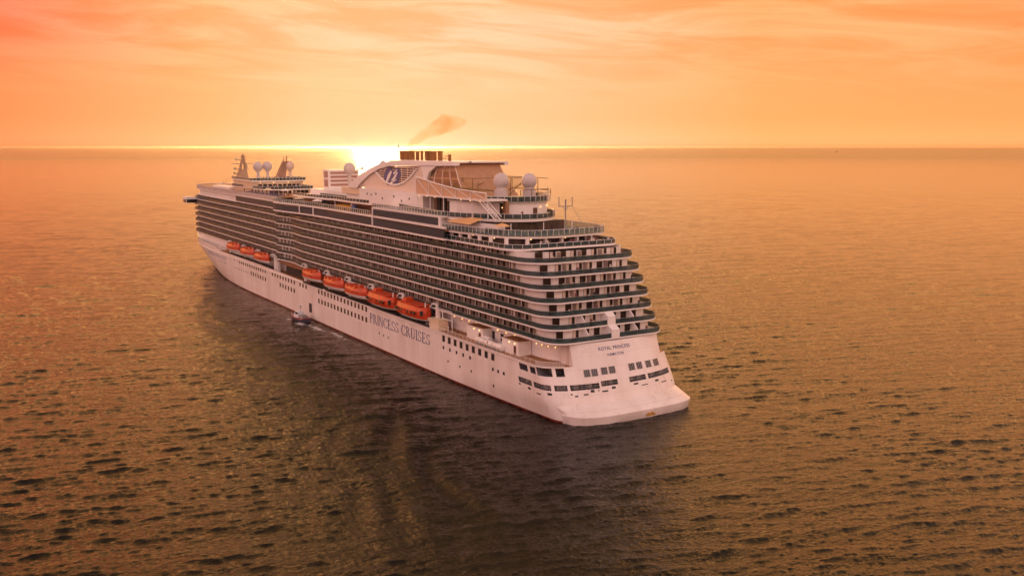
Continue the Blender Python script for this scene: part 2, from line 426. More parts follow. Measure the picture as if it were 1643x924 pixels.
    ms = t.nodes.new('ShaderNodeMixShader'); t.links.new(s2.outputs[0], ms.inputs[0]); t.links.new(b.outputs[0], ms.inputs[1]); t.links.new(fo.outputs[0], ms.inputs[2])
    t.links.new(ms.outputs[0], t.nodes['Material Output'].inputs['Surface'])
    t.links.new(prev, b.inputs['Normal'])
    me.materials.append(m)
    return o
build_water()

# ------------------------------------------------------------------ haze
hz = MB().box(-60000, 60000, -60000, 60000, -1.5, 73.0).build('haze', [])
tag(hz, kind='stuff')
hm = bpy.data.materials.new('haze_air'); hm.use_nodes = True
ht = hm.node_tree
for n in list(ht.nodes): ht.nodes.remove(n)
pv = ht.nodes.new('ShaderNodeVolumePrincipled'); ho = ht.nodes.new('ShaderNodeOutputMaterial')
pv.inputs['Color'].default_value = (.95, .80, .66, 1); pv.inputs['Density'].default_value = 0.0000035; pv.inputs['Anisotropy'].default_value = 0.90
ht.links.new(pv.outputs[0], ho.inputs['Volume'])
hz.data.materials.append(hm)

# ------------------------------------------------------------------ the ship: hull
YC = 1.5                                        # centre line
ship = empty('cruise_ship', (0, 0, 0))
tag(ship, 'huge white cruise ship with many balcony decks and orange lifeboats', 'cruise ship')
def lerp(a, b, t): return a+(b-a)*t
def clamp(a, lo=0., hi=1.): return max(lo, min(hi, a))
def sm(a): a = clamp(a); return a*a*(3-2*a)
def interp(x, pts):
    if x <= pts[0][0]: return pts[0][1]
    for (a, b), (c, d) in zip(pts, pts[1:]):
        if x <= c: return b+(d-b)*(x-a)/(c-a)
    return pts[-1][1]
def bow_x(z): return lerp(330, 352, clamp((z+1)/13.5))
def hull_half(x, z):
    t = clamp((z+1)/12.0)
    xb = bow_x(z); b0 = lerp(205, 238, t); p = lerp(2.1, 3.5, t)
    full = 17.0
    if x > b0: full *= max(0., 1-(min(1., (x-b0)/(xb-b0)))**p)
    zz = clamp(z/4.5); x1 = lerp(70, 28, zz); hs = lerp(14.3, 16.3, zz)
    if x < x1: full = min(full, hs+(17.0-hs)*math.sin(clamp(x/x1)*math.pi/2))
    return full
def stern_c(z): return 2.4+0.35*z
SN, SD = 2.3, 6.5
def hull_pt(c, z):
    """c: -1 bow .. 0 centre of the stern .. 1 bow, by the port side; |c| < .3 is the stern with its corners"""
    s = abs(c); sg = 1 if c >= 0 else -1
    xc = stern_c(z); hb = hull_half(xc+SD, z)
    if s <= .3:
        a = s/.3*math.pi/2
        dy = hb*max(0., math.sin(a))**(2/SN); x = xc+SD*(1-max(0., math.cos(a))**(2/SN))
    else:
        t = (s-.3)/.7; x = lerp(xc+SD, bow_x(z), t); dy = hull_half(x, z)
    if sg < 0: dy *= 1.10-.013*(clamp(z, 0, 14)-3.6)          # the starboard quarter stands wider
    return x, YC+sg*dy
def hull_top(x): return interp(x, [(0, 11.2), (100, 11.2), (200, 12.3), (258, 12.4), (264, 13.6), (360, 14.2)])
# mooring deck openings at the stern: (c0, c1, z0, z1)
OPEN = [(0.3066, 0.3131, 9.3, 10.6), (0.3005, 0.3046, 9.3, 10.6), (0.206, 0.2949, 9.3, 10.95), (0.1573, 0.19, 9.3, 10.95), (0.3055, 0.3159, 6.5, 7.6), (0.2244, 0.3038, 6.5, 7.6), (0.157, 0.2087, 6.5, 7.6), (0.0568, 0.1472, 6.5, 7.6), (0.0084, 0.0513, 6.8, 7.85), (-0.0645, -0.0161, 6.8, 7.85), (-0.19, -0.0727, 6.8, 7.85)]
cs = sorted(set([round(-.3+.6*i/72, 5) for i in range(73)] + [.3+.7*i/64 for i in range(1, 65)] + [-.3-.7*i/64 for i in range(1, 65)]
                + [v for o in OPEN for v in (o[0], o[1])]))
zs = sorted(set([-2, -.8, 0, .4, 1.2, 2, 3, 4, 5, 6, 7, 8, 9, 10, 10.9] + [v for o in OPEN for v in (o[2], o[3])]))
def outward(c, z):
    e = 1e-3
    a = hull_pt(c-e, z); b = hull_pt(c+e, z); tx, ty = b[0]-a[0], b[1]-a[1]; l = math.hypot(tx, ty) or 1
    nx, ny = -ty/l, tx/l
    x, y = hull_pt(c, z)
    if nx*(x-60)+ny*(y-YC)*8 < 0 and abs(c) > .05: nx, ny = -nx, -ny
    if abs(c) <= .05 and nx > 0: nx, ny = -nx, -ny
    return nx, ny
hullm = MB(); boot = MB()
nz = len(zs)
vid = {}
def hv(i, j):
    c, z = cs[i], zs[j]
    x, y = hull_pt(c, z)
    if j == nz-1: z = hull_top(x); x, y = hull_pt(c, min(z, 12.5))
    return (x, y, z)
V = [hv(i, j) for i in range(len(cs)) for j in range(nz)]
hullm.v = list(V); boot.v = list(V)
for i in range(len(cs)-1):
    for j in range(nz-1):
        cm, zm = (cs[i]+cs[i+1])/2, (zs[j]+zs[j+1])/2
        if any(o[0] < cm < o[1] and o[2] < zm < o[3] for o in OPEN): continue
        t_ = boot if zs[j+1] <= .41 else hullm
        t_.f.append((i*nz+j, (i+1)*nz+j, (i+1)*nz+j+1, i*nz+j+1)); t_.mi.append(0)
# inner face of the bulwark and the weather deck
top = [V[i*nz+nz-1] for i in range(len(cs))]
hull = hullm.build('hull', HULLW, ship, smooth=True)
boot.build('boot_topping', RED, ship, smooth=True)
deck_poly = [(lerp(q[0], 60, .004), YC+(q[1]-YC)*.985) for q in [hull_pt(c, 10.9) for c in cs]]
MB().prism(deck_poly, 10.75, 11.12).build('promenade_deck', TEAK, ship)
# recesses behind the openings
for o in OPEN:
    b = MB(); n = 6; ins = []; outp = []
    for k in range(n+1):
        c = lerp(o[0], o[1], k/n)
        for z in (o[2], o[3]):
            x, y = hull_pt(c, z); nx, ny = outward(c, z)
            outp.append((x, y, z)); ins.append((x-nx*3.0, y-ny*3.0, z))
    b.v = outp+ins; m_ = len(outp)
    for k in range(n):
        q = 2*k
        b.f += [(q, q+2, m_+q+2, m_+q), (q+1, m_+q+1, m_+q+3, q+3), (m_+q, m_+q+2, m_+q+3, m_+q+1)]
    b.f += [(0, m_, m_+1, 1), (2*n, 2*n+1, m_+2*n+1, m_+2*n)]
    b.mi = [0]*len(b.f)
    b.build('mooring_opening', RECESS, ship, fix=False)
    g = MB()                                     # bollards, pipes and rails inside
    kk = max(2, int(abs(o[1]-o[0])/.012))
    for k in range(1, kk):
        c = lerp(o[0], o[1], k/kk)
        x, y = hull_pt(c, o[2]); nx, ny = outward(c, o[2])
        g.tube([(x-nx*.25, y-ny*.25, o[2]), (x-nx*.25, y-ny*.25, o[3])], .05, 5)
    for zz in (.35, .65):
        g.tube([(hull_pt(lerp(o[0], o[1], k/8), o[2])[0]-outward(lerp(o[0], o[1], k/8), o[2])[0]*.3,
                 hull_pt(lerp(o[0], o[1], k/8), o[2])[1]-outward(lerp(o[0], o[1], k/8), o[2])[1]*.3, lerp(o[2], o[3], zz)) for k in range(9)], .05, 5)
    for k in range(2):
        c = lerp(o[0], o[1], .25+.5*k); x, y = hull_pt(c, o[2]); nx, ny = outward(c, o[2])
        g.box(x-nx*1.6-.5, x-nx*1.6+.5, y-ny*1.6-.5, y-ny*1.6+.5, o[2], o[2]+.9)
    (g.build('mooring_rail', STEEL, ship) if o[3]-o[2] < 1.2 else None)
# --- duck tail
def duck_out(a, d, hw, ln=16.0):
    sn = 3.4
    return d+9*(1-max(0., math.cos(a))**(2/sn)), hw*max(0., math.sin(a))**(2/sn)
dk = MB(); rings = []
ang_ = [math.pi/2*k/16 for k in range(17)]
def ring(fn, k=1.0): return [(x if k == 1 else .3+(x-.3)*.6, YC-y*k, z) for x, y, z in [fn(a) for a in ang_][::-1]] + [(x, YC+y, z) for x, y, z in [fn(a) for a in ang_][1:]]
def duck_side(zr, d, hw):
    def fn(a):
        x, y = duck_out(a, d, hw); return (x, y, zr)
    p = ring(fn, 1.24)
    e = [(16, YC+hull_half(16, 1.5)-.6, zr), (22, YC+hull_half(22, 1.5)-1.0, zr)]
    return [(x, YC-(y-YC)*1.10, z) for x, y, z in e][::-1] + p + e
def duck_inner(z):
    def fn(a):
        hb = hull_half(stern_c(z)+SD, z)
        return (stern_c(z)+.15+SD*(1-max(0., math.cos(a))**(2/SN)), (hb-.15)*max(0., math.sin(a))**(2/SN), z)
    p = ring(fn); p = [(x, YC-(YC-y)*1.10 if y < YC else y, z) for x, y, z in p]
    e = [(16, YC+hull_half(16, z)-.3, z), (22, YC+hull_half(22, z)-1.0, z-.9)]
    return [(x, YC-(y-YC)*1.10, z) for x, y, z in e][::-1] + p + e
R_ = [duck_inner(3.75), duck_side(1.95, .3, 14.3), duck_side(1.8, .12, 14.45), duck_side(-.15, .6, 14.2), duck_side(-1.5, 2.5, 13.0)]
nR = len(R_[0])
dk.v = [p for r in R_ for p in r]
for i in range(len(R_)-1):
    for k in range(nR-1): dk.f.append((i*nR+k, i*nR+k+1, (i+1)*nR+k+1, (i+1)*nR+k)); dk.mi.append(0)
dk.build('stern_platform', HULLW, ship, smooth=True)
dm = MB()
for k, (y, z0, z1) in enumerate(((-1.5, .45, .75), (-1.9, .5, 1.15), (-2.3, .4, .85), (-2.75, .55, 1.2), (-3.2, .45, 1.0), (-3.6, .5, .75))): dm.box(.03, .2, y-.14, y+.17, z0, z1)
dm.build('draft_mark', YELLOW, ship)

# --- transom block above the mooring deck
tb = MB(); zl = [11.1, 12.5, 14, 15.55]; ncl = 24
for z in zl:
    for k in range(ncl+1):
        dy = lerp(-13.2, 10.8, k/ncl); hb = hull_half(stern_c(z)+SD, z)
        x = stern_c(z)+SD*(1-(1-(abs(dy)/hb)**SN)**(1/SN))
        tb.v.append((x-.02, YC+dy, z))
nb_ = len(tb.v)
tb.v += [(x+4.5, y, z) for x, y, z in tb.v]
for j in range(len(zl)-1):
    for k in range(ncl):
        q = j*(ncl+1)+k; tb.f.append((q, q+1, q+ncl+2, q+ncl+1))
    for e in (0, ncl):
        q = j*(ncl+1)+e; tb.f.append((q, q+ncl+1, q+ncl+1+nb_, q+nb_))
tb.mi = [0]*len(tb.f)
tb.build('transom', HULLW, ship, smooth=True)

# ------------------------------------------------------------------ windows in the hull
def hull_x(x, z, side=1):
    return YC+side*hull_half(x, z)
def side_patch(x0, x1, z0, z1, t=.05, m=None):
    y = [hull_x(x0, (z0+z1)/2)+.0, hull_x(x1, (z0+z1)/2)]
    d0 = [(x0, y[0]-.25, z0), (x1, y[1]-.25, z0), (x1, y[1]-.25, z1), (x0, y[0]-.25, z1)]
    d1 = [(x0, y[0]+t, z0), (x1, y[1]+t, z0), (x1, y[1]+t, z1), (x0, y[0]+t, z1)]
    return MB().add(d0+d1, [(0, 1, 2, 3), (7, 6, 5, 4), (0, 4, 5, 1), (1, 5, 6, 2), (2, 6, 7, 3), (3, 7, 4, 0)])
WIN = []
def row(xa, za, xb, zb, n, w, h):
    for k in range(n):
        t = k/max(1, n-1); x = lerp(xa, xb, t); z = lerp(za, zb, t)
        b = side_patch(x-w/2, x+w/2, z-h/2, z+h/2)
        WIN.append(((x, 18.5, z), b))
row(228.9, 10.6, 195.5, 10.5, 13, 1.15, 1.5); row(236, 10.7, 232, 10.6, 2, .6, .8)
row(213.5, 7.7, 195.6, 7.5, 7, 1.15, 1.5)
row(186.9, 10.5, 163.0, 10.4, 9, 1.15, 1.5)
row(178.3, 7.5, 163.3, 7.35, 6, 1.15, 1.5)
row(157.2, 10.4, 151.2, 10.3, 3, 1.15, 1.5)
row(139.3, 10.2, 100.9, 10.1, 15, 1.15, 1.45)
row(139.4, 7.15, 101.0, 7.0, 15, 1.15, 1.45)
row(53.2, 9.85, 29.6, 9.75, 9, 1.35, 1.55)
many('hull_window', WIN, DGLASS, ship)
SQ = []
for k in range(5): SQ.append(((50-k*3.4, 18.5, 7.6), side_patch(53.3-k*3.32-.35, 53.3-k*3.32+.35, 7.2, 8.0)))
for x in (29.6, 27.3, 24.9): SQ.append(((x, 18.5, 7.2), side_patch(x-.35, x+.35, 6.6, 7.3)))
for k in range(7): SQ.append(((236-k*3.0, 18.4, 7.4), side_patch(236-k*3.-.3, 236-k*3.+.3, 7.2, 7.7)))
for k in range(5): SQ.append(((262-k*3.0, 18.2, 8.2), side_patch(262-k*3.-.3, 262-k*3.+.3, 7.6, 8.1)))
for x, z in ((51, 4.6), (45, 4.5), (39.5, 4.5), (29.5, 3.2), (92, 4.6), (89, 4.5), (86, 4.4)): SQ.append(((x, 18, z), side_patch(x-.22, x+.22, z-.3, z+.3)))
many('porthole', SQ, DGLASS, ship)
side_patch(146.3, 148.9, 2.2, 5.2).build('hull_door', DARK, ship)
# louvred window blocks and fairleads on the transom
def stern_patch(ca, cb, z0, z1, t=.06):
    b = MB(); n = 3
    for k in range(n+1):
        c = lerp(ca, cb, k/n)
        for z in (z0, z1):
            x, y = hull_pt(c, z); nx, ny = outward(c, z)
            b.v += [(x+nx*t, y+ny*t, z), (x-nx*.2, y-ny*.2, z)]
    for k in range(n):
        q = 4*k
        b.f += [(q, q+4, q+6, q+2), (q+2, q+6, q+7, q+3), (q, q+1, q+5, q+4)]
    b.f += [(0, 2, 3, 1), (4*n, 4*n+1, 4*n+3, 4*n+2)]
    b.mi = [0]*len(b.f)
    return b
for ca, cb, z0, z1 in [(0.0777, 0.0945, 9.0, 10.4), (0.0561, 0.0721, 9.0, 10.4), (0.0294, 0.0446, 9.1, 10.5), (0.0098, 0.0238, 9.1, 10.5), (-0.0367, -0.0214, 9.1, 10.5), (-0.0605, -0.0442, 9.1, 10.5), (-0.0953, -0.0755, 9.05, 10.45), (-0.1318, -0.1088, 9.0, 10.4)]:
    p = stern_patch(ca, cb, z0, z1).build('transom_window', DGLASS, ship)
    l = MB()
    for k in (0, 1, 2, 3):
        c = lerp(ca, cb, k/3); x, y = hull_pt(c, z0); x2, y2 = hull_pt(c, z1); nx, ny = outward(c, z0)
        l.tube([(x+nx*.08, y+ny*.08, z0), (x2+nx*.08, y2+ny*.08, z1)], .07, 4)
    l.build('window_frame', STEEL, p)
for ca, cb, z0, z1 in [(0.315, 0.3165, 5.9, 6.21), (0.3071, 0.3093, 5.62, 6.06), (0.2975, 0.3028, 5.31, 5.54), (0.2253, 0.2486, 5.6, 6.09), (0.1433, 0.1498, 5.66, 5.93), (0.1259, 0.1362, 5.27, 5.54), (0.093, 0.1076, 5.46, 5.72), (0.0738, 0.0849, 5.89, 6.4), (0.0597, 0.0634, 6.0, 6.23), (0.0363, 0.0519, 5.69, 5.97), (0.0158, 0.0253, 6.07, 6.51), (-0.0369, -0.0245, 6.14, 6.48), (-0.065, -0.0457, 5.71, 5.88), (-0.1089, -0.0945, 5.92, 6.28), (-0.1462, -0.1197, 5.38, 5.57), (-0.194, -0.18, 4.95, 5.1)]:
    stern_patch(ca, cb, z0, z1, .03).build('fairlead', DARK, ship)
# ------------------------------------------------------------------ superstructure: balcony decks
NR = 7
ROWZ = [16.05+2.61*i for i in range(NR)]
X0 = [7.9, 9.4, 10.7, 11.8, 13.2, 14.6, 16.7]
CR = [4.6, 4.8, 5.0, 5.2, 5.6, 6.0, 6.6]
LIDO = 34.0; SUND = 36.35; D9 = 39.35; TOWER = 43.2
def dyp(x):
    """half width of the balcony decks along the ship"""
    if x < 187: return interp(x, [(0, 15.2), (159, 15.2), (163, 14.9), (170, 14.15), (175, 14.1), (181, 14.8), (184, 15.25), (187, 15.3)])
    return interp(x, [(187, 14.3), (221, 13.7), (270, 13.1), (300, 12.7), (318, 12.2)])
MAINX = [24, 60, 100, 140, 156, 159, 161, 163, 166, 168, 170, 172.5, 175, 178, 181, 184, 186.9]
FWDX = [187.1, 200, 221, 245, 270, 285, 300, 312, 318]
def port_path(x0, r, inset=0.0, hw=15.2, xs=MAINX+FWDX):
    """stern centre -> round the port corner -> forward along the port side"""
    p = [(x0, 0.0)]
    for k in range(0, 11):
        a = math.pi/2*k/10
        p.append((x0+r*(1-math.cos(a)), hw-r+r*math.sin(a)))
    p += [(x, dyp(x)) for x in xs if x > x0+r+1]
    return p
def nose(xa, h, xf):                              # rounded front seen from above
    return [(lerp(xa, xf, math.sin(a)), h*math.cos(a)**.6) for a in [math.pi/2*k/8 for k in range(1, 8)]] + [(xf, 0.)]
def full_poly(x0, r, d=0., dst=0.):
    half = [(x0+dst, 0.)] + [(x+ (dst if k < 13 else 0), h-d) for k, (x, h) in enumerate(port_path(x0, r)[1:], 1)]
    half += nose(318, 12.2-d, 329-d)
    pts = [(x, YC+h) for x, h in half] + [(x, YC-h) for x, h in half[::-1][1:-1]]
    return pts
def path3(half): return [(x, YC-h) for x, h in half[::-1] if h > 1e-6] + [(x, YC+h) for x, h in half]
DIV = []; DOOR = []; CURTS = []; LAMPS = []
rngd = random.Random(5)
for i in range(NR):
    z = ROWZ[i]; zt = (ROWZ[i+1] if i+1 < NR else LIDO)-.30
    MB().prism(full_poly(X0[i], CR[i]), z-.30, z).build('deck_slab', WHITE, ship)
    half = port_path(X0[i], CR[i], xs=MAINX)
    wall_half = [(x+(2.7 if k < 13 else 0), h-1.3) for k, (x, h) in enumerate(half)]
    wall_half[0] = (X0[i]+2.7, 0.)
    MB().ribbon(path3(wall_half), z+.002, zt-.002, -.25).build('cabin_wall', WALL, ship)
    fw = [(x, dyp(x)-1.3) for x in FWDX]+nose(318, 10.4, 327)
    MB().ribbon([(x, YC+h) for x, h in fw], z+.002, zt-.002, -.25).build('cabin_wall', WALL, ship)
    MB().ribbon([(x, YC-h) for x, h in fw], z+.002, zt-.002, .25).build('cabin_wall', WALL, ship)
    rp = [(x+(.12 if k < 4 else .05 if k < 13 else 0), h-.1) for k, (x, h) in enumerate(half)]
    MB().ribbon(path3(rp), z+.01, z+.97, -.05).build('balcony_railing', RGLASS, ship)
    MB().ribbon([(x, YC+dyp(x)-.1) for x in FWDX]+[(x, YC+h) for x, h in nose(318, 12.1, 328.8)], z+.01, z+.97, -.05).build('balcony_railing', RGLASS, ship)
    hr = MB(); hr.ribbon(path3(rp), z+.97, z+1.03, -.09)
    hr.build('handrail', STEEL, ship)
    # cabins down the port side
    k = 0; x = X0[i]+CR[i]+4.5
    while x < 317:
        h = dyp(x); near = x < 187
        gap = abs(x-187) < 1.2
        w = 2.72
        if not gap:
            b = MB().box(x-.05, x+.05, YC+h-1.29, YC+h-.62+.16*(k % 2), z+.005, zt-.005)
            DIV.append(((x, YC+h, z), b))
            d0 = x+.10+.35*(k % 2)
            h2 = min(dyp(x), dyp(x+w), dyp(x+w*.5))
            if not any(abs(x+w/2-187) < 2.2 for _ in (0,)):
                ya = YC+dyp(x+1.2)-1.31
                DOOR.append(((x, YC+h, z), MB().box(d0, d0+2.1, ya-.2, ya+.04, z+.05, z+2.12)))
                if rngd.random() < .3:
                    q = d0+rngd.choice((.05, .95))
                    CURTS.append(((x, YC+h, z), MB().box(q, q+.72, ya+.0, ya+.055, z+.1, z+2.0)))
        k += 1; x += w
    # cabins across the stern
    xs_ = X0[i]+2.7
    ny = 8 if i > 1 else 7
    for k in range(-ny//2, ny//2+1):
        y = YC+k*2.75
        if abs(y-YC) > 15.2-CR[i]-.2: continue
        if i < 2 and abs(k) == 0: continue
        d0 = y-.95
        DOOR.append(((xs_, y, z), MB().box(xs_-.05, xs_+.2, d0, d0+1.5, z+.05, z+2.05)))
        if rngd.random() < .6: CURTS.append(((xs_, y, z), MB().box(xs_-.07, xs_+.0, d0+.75, d0+1.45, z+.1, z+2.0)))
        if i >= 2 and k % 2 == 0:
            DIV.append(((xs_, y+1.3, z), MB().box(X0[i]+1.3, xs_-.01, y+1.3, y+1.4, z+.005, zt-.005)))
    for k, y in enumerate((YC+12.6-CR[i]*.2, )):
        DOOR.append(((xs_, y, z), MB().box(xs_+.35, xs_+.75, y-.9, y+.8, z+.05, z+2.05)))
many('balcony_divider', DIV, DIVM, ship)
many('balcony_door', DOOR, DOORM, ship)
many('door_curtain', CURTS, CURT, ship)
# slanted white partitions and the stepped block in the two lowest stern decks
for i in (0, 1):
    z = ROWZ[i]; zt = ROWZ[i+1]-.345; x0 = X0[i]; xn = X0[i+1]
    for y in (YC+6.4, YC-6.6):
        MB().yprism([(x0+2.7, z+.005), (x0+.15, z+.005), (x0+.15, z+1.25), (xn+.05, zt), (x0+2.7, zt)], y-.08, y+.08).build('balcony_partition', WHITE, ship)
    b = MB().yprism([(x0+2.7, z-.2), (x0-.06, z-.2), (x0-.06, z+1.75), (xn-.04, zt+.3), (x0+2.7, zt+.3)], YC-1.5, YC+.6)
    b.build('stern_block', WHITE, ship)

# ------------------------------------------------------------------ promenade deck (row below the balconies)
lw = [(11.0, 8.0), (13, 10.0), (16, 11.3), (20, 11.7), (24, 11.8), (150, 11.8)]
MB().ribbon([(x, YC+h) for x, h in lw], 11.12, 15.7, -.3).build('promenade_wall', WHITE, ship)
MB().ribbon([(x, YC-h) for x, h in lw], 11.12, 15.7, .3).build('promenade_wall', WHITE, ship)
fwl = [(150, 11.8), (186, 11.8), (240, 11.6), (262, 12.2), (300, 11.9), (318, 11.4)]
MB().ribbon([(x, YC+h) for x, h in fwl], 11.12, 15.7, -.3).build('promenade_wall', WHITE, ship)
MB().ribbon([(x, YC-h) for x, h in fwl]+[], 11.12, 15.7, .3).build('promenade_wall', WHITE, ship)
MB().box(9.6, 9.9, YC-9, YC+9, 11.13, 15.7).build('promenade_wall', WHITE, ship)
def wall_lamp(p, s=.13):
    MB().sphere(p, s, 8, 6).build('wall_lamp', LAMP, ship)
for x, h in ((11.6, 9.2), (12.6, 10.2), (13.9, 10.9), (15.6, 11.6), (17.6, 11.9), (19.4, 12.1)): wall_lamp((x-.35, YC+h+.25, 14.2))
for x in (28.5, 32.2, 36, 46, 49.5, 53, 57): wall_lamp((x, YC+12.0, 14.3))
for x in (26, 33.5, 37.5): MB().box(x, x+1.3, YC+11.7, YC+11.86, 11.9, 13.7).build('promenade_window', DGLASS, ship)
# deck houses on the aft promenade
def deck_house(x0, x1, y0, y1, h, lamps=True):
    b = MB(); b.box(x0, x1, y0, y1, 11.13, 11.13+h).box(x0-.2, x1+.2, y0-.2, y1+.2, 11.13+h, 11.3+h)
    o = b.build('deck_house', WHITE, ship)
    MB().box(x0+.1, x1-.1, y0+.1, y1-.1, 11.302+h, 11.34+h).build('roof', TEAK, o)
    MB().box(x0+.9, x0+1.9, y1-.1, y1+.04, 11.15, 13.2).build('door', mat('brown_door', (.10, .04, .02), .5), o)
    for k in range(2 if x1-x0 < 8 else 3): MB().sphere((lerp(x0, x1, (k+.6)/3), y1+.12, 11.0+h-.2), .14, 8, 6).build('lamp', LAMP, o)
    return o
deck_house(21.8, 28.6, 13.4, 16.7, 2.95)
deck_house(38.6, 46.2, 13.2, 15.9, 3.0)
o = MB().box(56.2, 61.2, 15.6, 18.35, 11.13, 13.7).build('locker_house', CREAM, ship)
MB().box(56.1, 61.3, 15.5, 18.45, 13.7, 13.82).build('roof', CREAM, o)
MB().box(23.0, 45.5, 12.2, 13.1, 11.13, 12.0).build('deck_locker', STEEL, ship)
# rail of the aft promenade
rl = [hull_pt(c, 11.1) for c in [.155+.006*k for k in range(25)]+[.3+.004*k for k in range(1, 27)]]
r = MB()
for a in rl: r.tube([(a[0], a[1]-.1, 11.15), (a[0], a[1]-.1, 12.2)], .035, 4)
for zz in (11.5, 11.85): r.tube([(x, y-.1, zz) for x, y in rl], .022, 4)
r.tube([(x, y-.1, 12.2) for x, y in rl], .05, 4)
r.build('promenade_rail', WHITE, ship)
ledge = [hull_pt(c, 11.1) for c in [.155+.006*k for k in range(25)]+[.3+.02*k for k in range(1, 32)]]
MB().ribbon([(x, y+.06) for x, y in ledge], 11.05, 11.3, .25).build('rubbing_strake', WHITE, ship)

# ------------------------------------------------------------------ side opening with its cover, forward promenade
MB().box(157, 183, 13.4, 14.6, 11.2, 15.6).build('side_opening_shade', DARK, ship)  # solid dark box, coloured as the shade inside the opening
cv = MB(); st = [(147, 16.4), (152, 16.8), (158, 17.6), (166, 17.9), (174, 17.8), (181, 17.3), (186, 16.4)]
cv.add([(x, 14.0, 16.0-.34) for x, y in st]+[(x, y, 15.2) for x, y in st]+[(x, 14.0, 15.4) for x, y in st]+[(x, y, 14.95) for x, y in st],
       [(i, i+1, i+8, i+7) for i in range(6)]+[(i+14, i+21, i+22, i+15) for i in range(6)]+[(i+7, i+8, i+22, i+21) for i in range(6)])
cv.build('tender_cover', mat('brown_cover', (.26, .10, .045), .6, noise=.2), ship)
for x in (156, 184.5): MB().box(x, x+.7, 16.2, 17.2, 11.2, 15.0).build('cover_post', WHITE, ship)
for x in (188, 190.2): MB().box(x, x+.6, 15.6, 16.6, 11.2, 16.2).build('cover_post', WHITE, ship)
# bow working deck
MB().box(262, 264.5, 13.9, 17.6, 12.2, 13.6).build('bulwark_step', HULLW, ship)
MB().sphere((252, 17.2, 12.7), 1.0, 14, 8, (2.4, .6, .9)).build('deck_gap_patch', TEAK, ship)  # brown ellipsoid stands in for the teak tone showing in a mooring-deck gap
# ------------------------------------------------------------------ lido band and fwd blue band
def band(path, z0, z1, wh=.5, wt=.5, name='window_band'):
    MB().ribbon(path, z0, z1, -.25).build(name, BGLASS, ship)
    out = offset(path, -.12)
    MB().ribbon(out, z0-wh, z0+.01, -.6).build('band_sill', WHITE, ship)
    MB().ribbon(out, z1-.01, z1+wt, -.6).build('band_coping', WHITE, ship)
lb = [(53, 18.2), (70, 17.8), (100, 17.2), (117, 16.9), (135, 16.6), (147, 16.7), (157, 17.2), (165, 18.0), (172, 18.8), (178, 19.2), (182, 19.0), (184.5, 18.0), (185.6, 16.5), (185.8, 14.0)]
band(lb, 34.25, 36.5)
MB().prism(lb+[(185.8, -11.0)]+[(x, 2*YC-y) for x, y in lb[::-1]], 36.0, 36.4).build('lido_deck', TEAK, ship)
MB().prism(lb+[(185.8, -11.0)]+[(x, 2*YC-y) for x, y in lb[::-1]], 33.76, 33.95).build('lido_floor', WHITE, ship)
band([(x, 2*YC-y) for x, y in lb[::-1]], 34.25, 36.5)
for x, y in ((158.5, 17.3), (147, 16.7), (97.8, 17.25)): MB().box(x-.25, x+.25, y-.1, y+.25, 34.25, 36.5).build('band_mullion', WHITE, ship)
fb = [(186, YC+14.5), (200, YC+14.3), (221, YC+13.9), (243, YC+13.6)]
band(fb, 34.2, 36.3, .4, .35)
pr = [(187, 15.7), (200, 15.4), (221, 15.0), (245, 14.7), (270, 14.3), (300, 13.9), (312, 13.4)]
npt = [(lerp(312, 326, math.sin(a)), YC+11.9*math.cos(a)**.6) for a in [math.pi/2*k/8 for k in range(1, 8)]]+[(326, YC)]
pp = pr+npt
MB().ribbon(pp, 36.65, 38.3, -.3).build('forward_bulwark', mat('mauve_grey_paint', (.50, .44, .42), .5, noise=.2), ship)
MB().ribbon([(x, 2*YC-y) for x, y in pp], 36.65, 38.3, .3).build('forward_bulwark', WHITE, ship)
MB().ribbon([(x, y-.6) for x, y in pr], 33.99, 36.3, -.2).build('cabin_wall', WALL, ship)
def closed(pp): return pp+[(x, 2*YC-y) for x, y in pp[::-1][1:]]
MB().prism(closed(pp), 36.3, 36.65).build('deck_slab', WHITE, ship)
MB().prism(closed(pp), 33.65, 33.99).build('deck_slab', WHITE, ship)
MB().prism(closed(offset(pp[:-1], -.5)), 37.75, 37.9).build('forward_top_deck', TEAK, ship)
# bridge wing
bw = MB().yprism([(316.5, 29.6), (322.5, 29.6), (323.2, 31.0), (322.8, 32.5), (316.5, 32.5)], 12.5, 18.3)
b_ = bw.build('bridge_wing', WHITE, ship)
MB().box(316.3, 316.46, 12.8, 18.0, 29.8, 31.3).box(316.6, 322.3, 18.32, 18.4, 29.9, 31.3).build('wing_window', DGLASS, b_)
MB().yprism([(316.5, 29.6), (322.5, 29.6), (323.2, 31.0), (322.8, 32.5), (316.5, 32.5)], 2*YC-18.3, 2*YC-12.5).build('bridge_wing', WHITE, ship)
# ------------------------------------------------------------------ upper decks
def mirror(path): return [(x, 2*YC-y) for x, y in path]
def glass_rail(path, z, h=1.15, name='deck_railing', glass=None, step=2.2, posts=True):
    g = MB().ribbon(path, z+.08, z+h-.06, -.03).build(name, glass or RGLASS, ship)
    b = MB()
    b.tube([(x, y, z+h) for x, y in path], .045, 4)
    if posts:
        L = 0.; nxt = 0.
        for (ax, ay), (bx, by) in zip(path, path[1:]):
            d = math.hypot(bx-ax, by-ay)
            while nxt <= L+d and d > 0:
                t = (nxt-L)/d; x, y = lerp(ax, bx, t), lerp(ay, by, t)
                b.box(x-.035, x+.035, y-.035, y+.035, z, z+h); nxt += step
            L += d
    b.build('railing_frame', WHITE, g)
    return g
